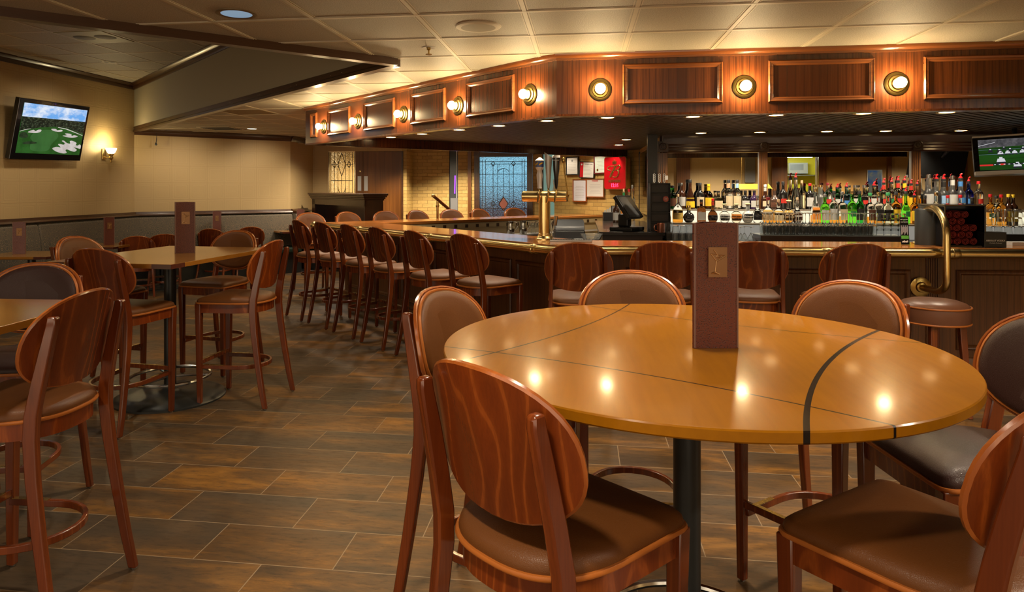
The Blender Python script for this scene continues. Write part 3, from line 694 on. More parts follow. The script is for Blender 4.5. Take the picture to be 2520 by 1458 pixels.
def sweep_poly(P, prof, name, mat, parent):
    """profile (out, z) swept along the polyline, mitred; out is to the left of travel"""
    rs = [[] for _ in P]
    for a, z in prof:
        for k, p in enumerate(offset_poly(P, -a)): rs[k].append((p[0], p[1], z))
    mb = MB(); mb.rings(rs, True, True); return mb.build(name, mat, parent, 35)
sweep_poly(KP, [(-0.01, CEIL-0.001), (0.030, CEIL-0.001), (0.030, CEIL-0.016), (0.022, CEIL-0.028), (0.012, CEIL-0.034), (0.012, CEIL-0.048), (-0.01, CEIL-0.052)], 'crown_moulding', MOULD_WOOD, can)
sweep_poly(KP, [(-0.01, FASC_B+0.012), (0.004, FASC_B+0.010), (0.006, FASC_B-0.006), (-0.065, FASC_B-0.008), (-0.065, FASC_B+0.0)], 'bottom_bead', FASCIA_WOOD, can)
def fascia_frame(pxa, pxb, i, z0=2.155, z1=2.447):
    a = online(pxa, KP[i], KP[i+1]); b = online(pxb, KP[i], KP[i+1]); w = hypot2(a, b); c = ((a[0]+b[0])/2, (a[1]+b[1])/2)
    mb = MB(); mb.frame(w, z1-z0, 0.036, 0.020, Matrix.Identity(4))
    return plabel(mb.build('panel_frame', MOULD_WOOD, can, 30, (c[0], c[1], (z0+z1)/2), rotz_of(a, b)), 'raised moulding frame')
for a, b in ((1532, 1778), (1890, 2152), (2272, 2560)): fascia_frame(a, b, 0)
for a, b in ((766, 781), (808, 862), (897, 972), (1013, 1097), (1150, 1267)): fascia_frame(a, b, 1)
# slatted dark ceiling inside the canopy, slats parallel to the far side
poly = [KI[0], KI[1], KI[2], KI[3], (5.4, 12.2)]
def clip_line(c, poly):
    """interval of x+y along the line x-y = c inside a convex polygon"""
    ts = []
    for i in range(len(poly)):
        (x0, y0), (x1, y1) = poly[i], poly[(i+1) % len(poly)]
        f0, f1 = x0-y0-c, x1-y1-c
        if f0*f1 < 0: t = f0/(f0-f1); ts.append(x0+(x1-x0)*t + y0+(y1-y0)*t)
    return (min(ts), max(ts)) if len(ts) >= 2 else None
mb = MB(); c = -11.2; s2 = math.sqrt(2); pit = 0.078
while c < 0.4:
    iv = clip_line(c, poly)
    if iv and iv[1]-iv[0] > 0.1:
        a, b = iv; h = 0.026*s2/2*1.0
        p0 = Vector(((a+c)/2, (a-c)/2, 0)); p1 = Vector(((b+c)/2, (b-c)/2, 0)); n = Vector((1, -1, 0)).normalized()*0.026
        mb.add([p0-n+Vector((0,0,SLAT)), p0+n+Vector((0,0,SLAT)), p1+n+Vector((0,0,SLAT)), p1-n+Vector((0,0,SLAT)), p0-n+Vector((0,0,SLAT+0.025)), p0+n+Vector((0,0,SLAT+0.025)), p1+n+Vector((0,0,SLAT+0.025)), p1-n+Vector((0,0,SLAT+0.025))], [(0,1,2,3),(0,4,5,1),(2,6,7,3),(1,5,6,2),(0,3,7,4)])
    c += pit*s2
SLATM = plain('dark_slat', (0.060, 0.046, 0.034), 0.48, 0, 0.0)
plabel(mb.build('slatted_soffit', SLATM, can, 0), 'dark slatted soffit')
mb = MB(); mb.prism(poly, SLAT+0.03, SLAT+0.04); plabel(mb.build('soffit_backing', BLACK, can, 0), 'black backing above the slats')
# bare bulbs on brass rosettes
BULB = emit('bulb_glow', (1.0, 0.74, 0.38), 230.0)
BRASS_DARK = plain('dark_brass', (0.22, 0.15, 0.045), 0.3, 1.0)
def make_bulb():
    t = thing('bare_bulb_light', '', 'lamp')
    M = Matrix.Rotation(PI/2, 4, 'X')
    MB().lathe([(0.0, 0.0), (0.080, 0.0), (0.080, 0.006), (0.073, 0.010), (0.060, 0.012), (0.056, 0.020), (0.044, 0.022), (0.036, 0.032), (0.024, 0.034), (0.0, 0.034)], 40, M=M).build('rosette', BRASS_DARK, t, 30)
    MB().lathe([(0.024, 0.026), (0.024, 0.034), (0.019, 0.036)], 20, M=M).build('socket', BRASS, t)
    MB().lathe([(0.0, 0.034), (0.018, 0.035), (0.026, 0.046), (0.035, 0.058), (0.038, 0.070), (0.034, 0.084), (0.022, 0.096), (0.010, 0.101), (0.0, 0.102)], 14, M=M).build('bulb', BULB, t, 60)
    return t
bulbp = Proto(make_bulb())
for i, lst in ((1, ((797, 312), (881, 297), (993, 279), (1127, 260), (1304, 232))), (0, ((1477, 221), (1831, 211), (2206, 208), (2620, 200)))):
    for k, (px, py) in enumerate(lst):
        x, y, d = online(px, KP[i], KP[i+1]); r = rotz_of(KP[i+1], KP[i])
        lab = ('glowing bare bulb on the angled canopy side, '+ORD[k]) if i == 1 else ('glowing bare bulb on the canopy front, '+ORD[k])
        if px > 2520: continue
        bulbp.put((x, y, 2.267), r, lab, 'bare bulbs along the canopy')
# small recessed downlights in the slatted soffit
GLOWW = emit('downlight_glow', (1.0, 0.66, 0.30), 14.0)
def make_down():
    t = thing('recessed_downlight', '', 'ceiling light')
    mb = MB(); mb.lathe([(0.062, -0.004), (0.078, -0.006), (0.085, -0.003), (0.085, 0.004), (0.062, 0.004)], 24, cap=False); mb.build('trim_ring', BRASS_OLD, t)
    MB().lathe([(0.062, 0.003), (0.058, -0.002), (0.03, -0.006), (0.0, -0.007)], 20, cap=False).build('lens', GLOWW, t)
    return t
DOWNS = [('front row', [(1346, 298), (1495, 290), (1705, 288), (1910, 284), (2125, 280), (2330, 277)]), ('row nearest the mirrors', [(1725, 328), (1870, 326), (2035, 324), (2180, 323), (2365, 322)]),
         ('row along the angled side', [(839, 351), (899, 345), (962, 338), (1039, 330), (1130, 320), (1228, 310)]), ('row along the far side', [(945, 356), (1046, 359), (1142, 363.5), (1221, 367), (1300, 369.5), (1377, 372), (1442, 368)]),
         ('short row before the brick wall', [(1523, 357), (1541, 344)])]
downp = Proto(make_down())
SOFFIT_LAMPS = []
for row, lst in DOWNS:
    for k, (px, py) in enumerate(lst):
        x, y = W(px, py, SLAT-0.006)
        downp.put((x, y, SLAT-0.003), 0, 'round downlight in the dark soffit, %s, %s' % (row, ORD[k]), 'downlights in the canopy soffit')
        SOFFIT_LAMPS.append((x, y))
# ------------------------------------------------------------------ the bar
BP = [(5.4, 6.163), (-0.2, 5.80), TIP, FEND]           # outer edge of the top
BI = offset_poly(BP, 0.60)
BARZ = 1.07
bar = thing('bar_counter', 'three-sided oak bar with polished top and brass edge rail under the canopy', 'bar')
for i in range(3):
    o = run_local(BP[i], BP[i+1], [BP[i], BP[i+1], BI[i+1], BI[i]], BARZ-0.045, BARZ, 'counter_top', TOP_WOOD, bar, bevel=0.008)
PF = offset_poly(BP, 0.24); PF2 = offset_poly(BP, 0.30)
for i in range(3):
    run_local(BP[i], BP[i+1], [PF[i], PF[i+1], PF2[i+1], PF2[i]], 0.0, BARZ-0.045, 'front_panel', BAR_WOOD, bar)
sweep_poly(PF, [(-0.01, 0.0), (0.022, 0.0), (0.022, 0.11), (0.012, 0.125), (-0.01, 0.13)], 'kick_board', BAR_WOOD, bar)
sweep_poly(PF, [(-0.01, BARZ-0.046), (0.05, BARZ-0.046), (0.05, BARZ-0.06), (0.02, BARZ-0.085), (-0.01, BARZ-0.09)], 'cove_moulding', BAR_WOOD, bar)
def bar_frame(i, s0, s1, z0=0.19, z1=0.865):
    p, q = PF[i], PF[i+1]; L = hypot2(p, q); d = ((q[0]-p[0])/L, (q[1]-p[1])/L); a, b = L*s0, L*s1
    c = (p[0]+d[0]*(a+b)/2, p[1]+d[1]*(a+b)/2)
    mb = MB(); mb.frame(b-a, z1-z0, 0.045, 0.022, Matrix.Identity(4))
    return plabel(mb.build('panel_frame', BAR_WOOD, bar, 30, (c[0], c[1], (z0+z1)/2), rotz_of(q, p)), 'raised moulding frame on the bar front')
LF = hypot2(PF[0], PF[1])
def sfront(px):
    x, y, d = online(px, PF[0], PF[1]); return hypot2(PF[0], (x, y))/LF
for a, b in ((2700, 2352), (2240, 2080), (2040, 1880), (1840, 1700), (1660, 1540), (1510, 1400)): bar_frame(0, sfront(a), sfront(b))
for k in range(6): bar_frame(1, 0.015+k*0.163, 0.015+k*0.163+0.148)
# fluted pilaster beside the server station
mb = MB(); x, y, d = online(2295, PF[0], PF[1]); r_ = rotz_of(PF[1], PF[0])
mb.box(-0.055, 0.055, -0.012, 0.0, 0.13, 0.98)
for k in range(5): mb.box(-0.043+k*0.0185, -0.031+k*0.0185, -0.020, -0.010, 0.16, 0.96)
plabel(mb.build('pilaster', BAR_WOOD, bar, 0, (x, y, 0), r_, bevel=0.002), 'fluted pilaster')
for i, s in ((1, 0.012), (1, 0.5)):
    p, q = PF[i], PF[i+1]; x, y = p[0]+(q[0]-p[0])*s, p[1]+(q[1]-p[1])*s; mb = MB()
    mb.box(-0.055, 0.055, -0.03, 0.0, 0.13, 0.98)
    for k in range(5): mb.box(-0.043+k*0.0185, -0.031+k*0.0185, -0.038, -0.028, 0.16, 0.96)
    plabel(mb.build('pilaster', BAR_WOOD, bar, 0, (x, y, 0), rotz_of(q, p), bevel=0.002), 'fluted pilaster')
# brass edge rail
RZ = 1.028; RP = offset_poly(BP, -0.078); rail_pts = []
for i, p in enumerate(RP):
    if i in (0, 3): rail_pts.append((*p, RZ)); continue
    a = Vector((*RP[i-1], 0)); b = Vector((*p, 0)); c_ = Vector((*RP[i+1], 0)); u = (a-b).normalized()*0.10; w = (c_-b).normalized()*0.10
    for t_ in (0, 0.25, 0.5, 0.75, 1.0):
        v = b+u*(1-t_)**2+w*t_**2; rail_pts.append((v.x, v.y, RZ))
mb = MB(); mb.tube(rail_pts, 0.036, 20); rail = mb.build('brass_rail', BRASS, bar, 40)
def collar(i, px):
    x, y, d = online(px, RP[i], RP[i+1]); a = rotz_of(RP[i], RP[i+1]); M = Matrix.Translation((x, y, RZ)) @ Matrix.Rotation(a, 4, 'Z') @ Matrix.Rotation(PI/2, 4, 'Y')
    mb = MB(); mb.lathe([(0.034, -0.045), (0.039, -0.045), (0.042, -0.038), (0.042, -0.012), (0.046, -0.008), (0.046, 0.008), (0.042, 0.012), (0.042, 0.038), (0.039, 0.045), (0.034, 0.045)], 24, M=M)
    mb.tube([(x, y, RZ), Vector((x, y, RZ))+Matrix.Rotation(a, 4, 'Z') @ Vector((0, -0.10, 0.0))], 0.014, 10)
    mb.build('rail_bracket', BRASS, rail)
for i, px in ((0, 2345), (0, 2036), (0, 1700), (1, 1313), (1, 1060), (1, 886)): collar(i, px)
mb = MB(); x, y = RP[2]; mb.lathe([(0.0, -0.055), (0.03, -0.046), (0.05, -0.02), (0.055, 0), (0.05, 0.02), (0.03, 0.046), (0.0, 0.055)], 24, (x, y, RZ)); mb.build('rail_elbow', BRASS, rail, 60)
# bartender side: splash panel with tile band, steel drainboard
def inner_face(i, z0, z1, mat, name, t=0.03, d=0.56):
    a = offset_poly(BP, d); b = offset_poly(BP, d+t)
    return run_local(BP[i], BP[i+1], [a[i], a[i+1], b[i+1], b[i]], z0, z1, name, mat, bar)
plabel(inner_face(2, 0.55, 1.02, CREAM, 'splash_panel'), 'cream splash panel on the bartender side')
a_ = offset_poly(BP, 0.592); L = hypot2(a_[2], a_[3]); mb = MB()
mb.box(0, L, -0.012, -0.001, 0.945, 1.005); k = 0.05
band = mb.build('tile_band', CREAM, bar, 0, (*a_[2], 0), rotz_of(a_[2], a_[3])); mb = MB()
while k < L: mb.box(k, k+0.055, -0.014, -0.010, 0.950, 1.0); k += 0.20
plabel(mb.build('accent_tile', DARK_WOOD, band, 0), 'dark brown accent tiles')
# arched brass pipe of the server station
bx, by = W(2263, 598, BARZ); ox, oy, _ = online(2315, RP[0], RP[1]); ox, oy = ox-0.0, oy-0.09
fx, fy, _ = online(2262, PF[0], PF[1])
arch = []
top = 1.385; r0 = 0.5*math.hypot(ox-bx, oy-by); cxm, cym = (ox+bx)/2, (oy+by)/2
zt = top-0.20
arch += [(bx, by, BARZ), (bx, by, zt)]
for k in range(1, 12):
    a = PI-PI*k/12; arch.append((cxm+(ox-bx)/2*math.cos(a), cym+(oy-by)/2*math.cos(a), zt+0.20*math.sin(a)))
arch += [(ox, oy, zt), (ox, oy, 0.88), (ox, oy, 0.82)]
ex, ey = fx-ox, fy-0.035-oy
for k in range(1, 8):
    a = PI/2*k/7; arch.append((ox+ex*0.45*(1-math.cos(a)), oy+ey*0.45*(1-math.cos(a)), 0.82-0.10*math.sin(a)))
arch += [(fx, fy-0.035, 0.72)]
t = thing('brass_pipe_rail', 'arched brass pipe rail rising over the bar edge beside the towels', 'rail')
mb = MB(); mb.tube(arch, 0.0275, 16, up=(1, 0.3, 0)); mb.build('pipe', BRASS, t, 50)
plabel(MB().lathe([(0.0, 0.0), (0.062, 0.0), (0.062, 0.006), (0.05, 0.010), (0.036, 0.014), (0.034, 0.036), (0.0275, 0.038)], 32, (bx, by, BARZ)).build('flange', BRASS, t), 'round brass flange')
M = Matrix.Translation((fx, fy-0.024, 0.72)) @ Matrix.Rotation(PI/2, 4, 'X')
plabel(MB().lathe([(0.0, 0.0), (0.082, 0.0), (0.082, 0.006), (0.07, 0.010), (0.045, 0.014), (0.04, 0.03), (0.0285, 0.034)], 32, M=M).build('flange', BRASS_OLD, t), 'round brass wall flange')
# ------------------------------------------------------------------ beer tower
bx, by = W(1340, 589, BARZ)
t = thing('beer_tower', 'brass tee-shaped draught beer tower on the bar with three tap handles', 'beer tap', (bx, by, BARZ), 0)
MB().lathe([(0.0, 0.0), (0.085, 0.0), (0.085, 0.008), (0.075, 0.014), (0.070, 0.028), (0.060, 0.034), (0.060, 0.05), (0.056, 0.054), (0.055, 0.41)], 36).build('column', BRASS, t, 40)
ang = YAW+0.02-0.33; M = Matrix.Translation((0, 0, 0.405)) @ Matrix.Rotation(ang, 4, 'Z') @ Matrix.Rotation(PI/2, 4, 'Y')
mb = MB(); mb.lathe([(0.0, -0.215), (0.042, -0.215), (0.051, -0.209), (0.051, 0.209), (0.049, 0.215), (0.0, 0.215)], 32, M=M); mb.build('cross_tube', BRASS, t, 40)
MR = Matrix.Rotation(ang, 4, 'Z')
def handle(xo, prof, mat, lab, extra=None):
    p = MR @ Vector((xo, -0.03, 0.448)); mb = MB(); mb.lathe([(0.008, 0.0), (0.010, 0.03), (0.007, 0.035)], 12, p); f = mb.build('faucet', BRASS, t); 
    mb.tube([p, p+MR @ Vector((0, -0.05, -0.02)), p+MR @ Vector((0, -0.075, -0.10))], 0.009, 8)
    bpy.data.objects.remove(f); f = mb.build('faucet', BRASS, t)
    mb = MB(); mb.lathe(prof, 20, p+Vector((0, 0, 0.03))); h = plabel(mb.build('tap_handle', mat, f, 40), lab); return h, p+Vector((0, 0, 0.03))
BLUE = plain('blue_label', (0.02, 0.06, 0.32), 0.35); YEL = plain('yellow_label', (0.75, 0.48, 0.02), 0.4)
h, p = handle(-0.04, [(0.012, 0), (0.022, 0.004), (0.02, 0.02), (0.024, 0.07), (0.029, 0.13), (0.022, 0.165), (0.020, 0.175)], WHITE, 'white tap handle with a six-sided blue and white head')
for o_, q_ in ((h, p),):
    x, y, z = q_
    f_ = o_.parent
    bpy.data.objects.remove(o_)
    mb = MB(); mb.lathe([(0.012, 0), (0.022, 0.004), (0.02, 0.02), (0.024, 0.07), (0.029, 0.13), (0.022, 0.165), (0.022, 0.175)], 20, q_); mb.lathe([(0.022, 0.172), (0.035, 0.190), (0.038, 0.20), (0.038, 0.205)], 6, q_); mb.lathe([(0.040, 0.260), (0.042, 0.268), (0.012, 0.294), (0.0, 0.297)], 6, q_)
    mb.m = 1; mb.lathe([(0.038, 0.203), (0.040, 0.262)], 6, q_); mb.m = 2
    for s in (-0.55, 0.5):
        Mx = Matrix.Translation(q_) @ Matrix.Rotation(ang+s, 4, 'Z') @ Matrix.Rotation(0.0, 4, 'X')
        mb.add([Mx @ Vector(v) for v in ((-0.017, -0.0385, 0.218), (0.017, -0.0385, 0.236), (0.017, -0.0385, 0.250), (-0.017, -0.0385, 0.232))], [(0, 1, 2, 3)])
    plabel(mb.build('tap_handle', [WHITE, BLUE, YEL], f_, 30), 'white tap handle with a six-sided blue and white head')
p = MR @ Vector((0.045, -0.03, 0.448)); mb = MB(); mb.lathe([(0.008, 0.0), (0.010, 0.03), (0.007, 0.035)], 12, p); mb.tube([p, p+MR @ Vector((0, -0.05, -0.02)), p+MR @ Vector((0, -0.075, -0.10))], 0.009, 8); f_ = mb.build('faucet', BRASS, t)
p = p+Vector((0, 0, 0.03)); mb = MB(); mb.rings([[(p.x+r*math.cos(a), p.y+r*0.8*math.sin(a), p.z+h-(0.0 if k < 5 else 0.055*(math.cos(a)+1)*0.5)) for a in [2*PI*j/20 for j in range(20)]] for k, (r, h) in enumerate(((0.010, 0.0), (0.014, 0.02), (0.020, 0.06), (0.028, 0.20), (0.034, 0.27), (0.038, 0.345)))])
plabel(mb.build('tap_handle', SILVER, f_, 40), 'tall pale tap handle flaring to a slanted top')
h, p = handle(0.12, [(0.010, 0), (0.012, 0.02), (0.018, 0.05), (0.022, 0.12), (0.030, 0.18), (0.033, 0.26), (0.036, 0.29), (0.030, 0.292)], BLACKG, 'black glass-shaped tap handle with a cream head')
f_ = h.parent
mb = MB(); mb.lathe([(0.0355, 0.29), (0.037, 0.305), (0.035, 0.312), (0.0, 0.313)], 20, p); plabel(mb.build('handle_head', WHITE, f_), 'cream foam band on the black handle')
text('handle_lettering', 'GUINNESS', 0.0135, WHITE, Matrix.Translation(p+Vector((0, 0, 0.265))) @ Matrix.Rotation(ang, 4, 'Z') @ Matrix.Translation((0, -0.0345, 0)), f_, ext=0.0005)
MT = Matrix.Translation((bx, by, BARZ))
# long bar spoon / brass lever at the tube end, drip tray
x, y = W(1403, 488, 1.49)
mb = MB(); p0 = Vector((bx, by, BARZ))+MR @ Vector((0.222, -0.01, 0.40)); mb.tube([p0, p0+Vector((0.0, 0, 0.05)), p0+Vector((-0.03, 0.0, 0.24)), p0+Vector((-0.035, 0, 0.33))], [0.006, 0.005, 0.006, 0.008], 8)
mb.lathe([(0.0, 0.0), (0.012, 0.01), (0.016, 0.03), (0.012, 0.055), (0.0, 0.065)], 12, p0+Vector((-0.035, 0, 0.31)))
mb.tube([p0+Vector((0, 0, -0.04)), p0+Vector((0.01, 0, 0.02)), p0], 0.008, 8)
tag(mb.build('tap_lever', BRASS_OLD), 'thin aged-brass lever standing at the right end of the beer tower', 'lever')
t = thing('drip_tray', 'grey slotted drip tray on the bar top beside the beer tower', 'drip tray', (*W(1405, 595, BARZ), BARZ), YAW-0.12)
mb = MB(); mb.rings([[(x, y, z) for x, y in ((-0.19, -0.05), (0.19, -0.05), (0.19, 0.05), (-0.19, 0.05))] for z in (0.0, 0.018)]); mb.build('tray', STEEL, t, 0, bevel=0.004)
mb = MB()
for k in range(24): mb.box(-0.175+k*0.0148, -0.168+k*0.0148, -0.04, 0.04, 0.018, 0.021)
plabel(mb.build('grille', BLACKP, t, 0), 'dark slotted grille')
# ------------------------------------------------------------------ back bar
YB = YM-0.005
t = thing('back_bar', 'dark carved back-bar with fluted posts, cornice and three mirrors behind the bottles', 'back bar')
XA, XZ = 1.02, 5.35
MB().box(XA, XZ, YM, YM+0.02, 0.9, 2.03).build('mirror', MIRROR, t, 0)
mb = MB(); prof = [(YM, 1.985), (YM-0.06, 1.985), (YM-0.065, 2.00), (YM-0.06, 2.02), (YM-0.075, 2.035), (YM-0.07, 2.055), (YM-0.085, 2.07), (YM-0.08, 2.09), (YM-0.095, 2.105), (YM-0.12, 2.14), (YM-0.15, 2.165), (YM-0.15, 2.20), (YM, 2.20)]
mb.rings([[(x, y, z) for y, z in prof] for x in (XA-0.04, XZ)]); mb.build('cornice', DARK_WOOD, t, 25)
POSTW = wood('post_oak', (0.10, 0.034, 0.009), (0.23, 0.088, 0.022), (0.035, 0.012, 0.004), 'Z', lines=90, dist=4.0, stretch=0.06, rough=0.3, coat=0.3, line_amt=0.5, fine=0.5)
for px0, px1 in ((1618, 1643), (1868, 1889), (2243, 2266)):
    x0 = online(px0, (0, YM-0.03), (1, YM-0.03))[0]; x1 = online(px1, (0, YM-0.03), (1, YM-0.03))[0]
    mb = MB(); mb.box(x0, x1, YM-0.03, YM, 0.961, 1.985); w = x1-x0
    for k in range(4): mb.box(x0+w*(0.10+k*0.215), x0+w*(0.24+k*0.215), YM-0.036, YM-0.028, 1.0, 1.98)
    po = plabel(mb.build('post', POSTW, t, 0), 'fluted oak post')
    c = (x0+x1)/2; M = Matrix.Translation((c, YM-0.085, 2.06)) @ Matrix.Rotation(PI/2, 4, 'X')
    mb = MB(); mb.cbox((c, YM-0.045, 2.06), (w*1.05, 0.08, 0.13)); mb.lathe([(0.0, 0.0), (0.048, 0.0), (0.048, 0.008), (0.040, 0.010), (0.036, 0.004), (0.026, 0.004), (0.022, 0.010), (0.012, 0.010), (0.008, 0.004), (0.0, 0.004)], 28, M=M)
    plabel(mb.build('rosette_block', DARK_WOOD, po, 25), 'carved bullseye block')
STONE = plain('dark_laminate', (0.030, 0.024, 0.019), 0.22, 0, 0.3)
ctr = thing('back_counter', 'long dark counter under the bottle shelves', 'counter')
MB().box(0.958, XZ, 7.86, YM-0.001, 0.925, 0.96).build('counter_top', STONE, ctr, 0, bevel=0.004)
MB().box(0.96, XZ, 7.92, YM-0.001, 0.0, 0.924).build('cabinet', DARK_WOOD, ctr, 0)
lc = thing('register_counter', 'dark counter running back along the tan brick wall under the till', 'counter')
MB().box(0.20, 0.955, 8.12, 10.9, 1.0, 1.04).build('counter_top', STONE, lc, 0, bevel=0.004)
MB().box(0.24, 0.93, 8.18, 10.85, 0.0, 0.999).build('cabinet', DARK_WOOD, lc, 0)
MB().box(0.956, 1.62, 8.02, 8.30, 0.961, 1.040).build('ledge', STONE, lc, 0, bevel=0.004)
GLOW_SHELF = emit('lit_shelf', (1.0, 0.88, 0.62), 0.7)
sh = thing('bottle_shelf', 'two-step lit bottle shelf in front of the mirrors', 'shelf')
xs0 = online(1652, (0, 8.3), (1, 8.3))[0]
MB().box(xs0, XZ, 8.24, 8.46, 1.125, 1.145).build('lower_step', plain('shelf_top', (0.35, 0.30, 0.24), 0.25), sh, 0)
MB().box(xs0, XZ, 8.47, YM-0.002, 1.28, 1.30).build('upper_step', bpy.data.materials['shelf_top'], sh, 0)
plabel(MB().box(xs0, XZ, 8.475, 8.485, 1.146, 1.279).build('lit_riser', GLOW_SHELF, sh, 0), 'glowing white riser between the steps')
plabel(MB().box(xs0, XZ, 8.30, 8.31, 0.962, 1.124).build('lower_riser', emit('added_riser_glow', (1.0, 0.93, 0.80), 0.16), sh, 0), 'lower riser with an added dim glow')  # glow added to brighten the glasses in front of it
MB().box(xs0, XZ, 8.30, YM-0.003, 0.961, 0.97).build('shelf_base', STONE, sh, 0)
xr0 = online(1868, (0, 7.95), (1, 7.95))[0]; xr1 = online(2226, (0, 7.95), (1, 7.95))[0]
gr = thing('glass_rack', 'low dark box with a black bar mat carrying rows of upturned glasses', 'rack')
MB().box(xr0, xr1, 7.88, 8.23, 0.962, 1.028).build('box', DARK_WOOD, gr, 0, bevel=0.004)
MB().box(xr0-0.01, xr1+0.01, 7.87, 8.235, 1.0285, 1.036).build('bar_mat', plain('wet_mat', (0.22, 0.23, 0.22), 0.3), gr, 0)
# ------------------------------------------------------------------ bottles
GC = {'clear': glass('clear_glass', (0.94, 0.96, 0.95), 0.0), 'green': glass('green_glass', (0.02, 0.40, 0.05), 0.03), 'lime': glass('lime_glass', (0.15, 0.75, 0.04), 0.03), 'amber': glass('amber_spirit', (0.80, 0.34, 0.04), 0.02), 'brown': glass('brown_glass', (0.16, 0.05, 0.012), 0.03),
      'pale': glass('pale_spirit', (0.92, 0.90, 0.72), 0.02), 'frost': glass('frosted_glass', (0.90, 0.93, 0.95), 0.38), 'sky': glass('sky_blue_glass', (0.42, 0.72, 0.90), 0.03), 'cobalt': glass('cobalt_glass', (0.02, 0.05, 0.50), 0.03),
      'black': plain('black_bottle', (0.010, 0.009, 0.009), 0.12, 0, 0.6), 'dkbrown': plain('dark_brown_bottle', (0.035, 0.012, 0.006), 0.12, 0, 0.6), 'ceramic': plain('grey_ceramic', (0.42, 0.43, 0.42), 0.3), 'umber': plain('umber_bottle', (0.055, 0.030, 0.020), 0.25, 0, 0.4), 'purple': plain('purple_bottle', (0.03, 0.012, 0.05), 0.15, 0, 0.5)}
LC = {'white': PAPER, 'gold': plain('gold_label', (0.60, 0.42, 0.10), 0.4), 'yellow': plain('yellow_paper', (0.78, 0.52, 0.02), 0.5), 'cream': plain('cream_label', (0.66, 0.55, 0.36), 0.6), 'black': plain('black_label', (0.015, 0.014, 0.014), 0.5), 'red': plain('red_label', (0.52, 0.03, 0.02), 0.5), 'green': plain('green_label', (0.02, 0.20, 0.06), 0.5),
      'blue': plain('blue_paper', (0.06, 0.22, 0.55), 0.5), 'orange': plain('orange_label', (0.72, 0.24, 0.03), 0.5), 'pink': plain('salmon_band', (0.78, 0.36, 0.22), 0.5), 'lblue': plain('light_blue_band', (0.30, 0.50, 0.78), 0.5), 'brown': plain('brown_label', (0.11, 0.04, 0.02), 0.5), 'tan': plain('tan_label', (0.50, 0.34, 0.18), 0.5)}
KC = {'black': BLACKP, 'red': REDP, 'gold': GOLD, 'cork': plain('cork', (0.50, 0.34, 0.18), 0.7), 'silver': STEEL, 'white': WHITE, 'yellow': LC['yellow'], 'wood': DOOR_WOOD, 'darkred': plain('dark_red_cap', (0.16, 0.008, 0.012), 0.35), 'green': LC['green']}
SHAPE = {  # radius, then (height fraction, radius fraction) up to the lip
 'round': (0.038, [(0, .92), (.01, 1), (.58, 1), (.66, .93), (.72, .70), (.77, .45), (.82, .36), (1, .34)]),
 'tall':  (0.036, [(0, .92), (.01, 1), (.60, 1), (.68, .85), (.76, .52), (.84, .38), (1, .34)]),
 'long':  (0.036, [(0, .92), (.01, 1), (.45, 1), (.55, .80), (.66, .42), (.8, .34), (1, .32)]),
 'bulb':  (0.046, [(0, .55), (.02, .70), (.15, .97), (.28, 1), (.42, .88), (.52, .55), (.60, .32), (.75, .26), (1, .24)]),
 'squat': (0.050, [(0, .85), (.02, .95), (.2, 1), (.45, .97), (.58, .80), (.68, .45), (.74, .32), (1, .30)]),
 'ball':  (0.052, [(0, .45), (.03, .62), (.18, .92), (.34, 1), (.50, .90), (.60, .62), (.68, .34), (1, .28)]),
 'square':(0.040, [(0, .95), (.01, 1), (.60, 1), (.68, .85), (.73, .45), (.78, .36), (1, .34)]),
 'frost': (0.042, [(0, .92), (.01, 1), (.50, 1), (.58, .90), (.64, .60), (.68, .46), (1, .42)]),
 'cone':  (0.045, [(0, .95), (.01, 1), (.35, .96), (.60, .62), (.75, .36), (1, .32)])}
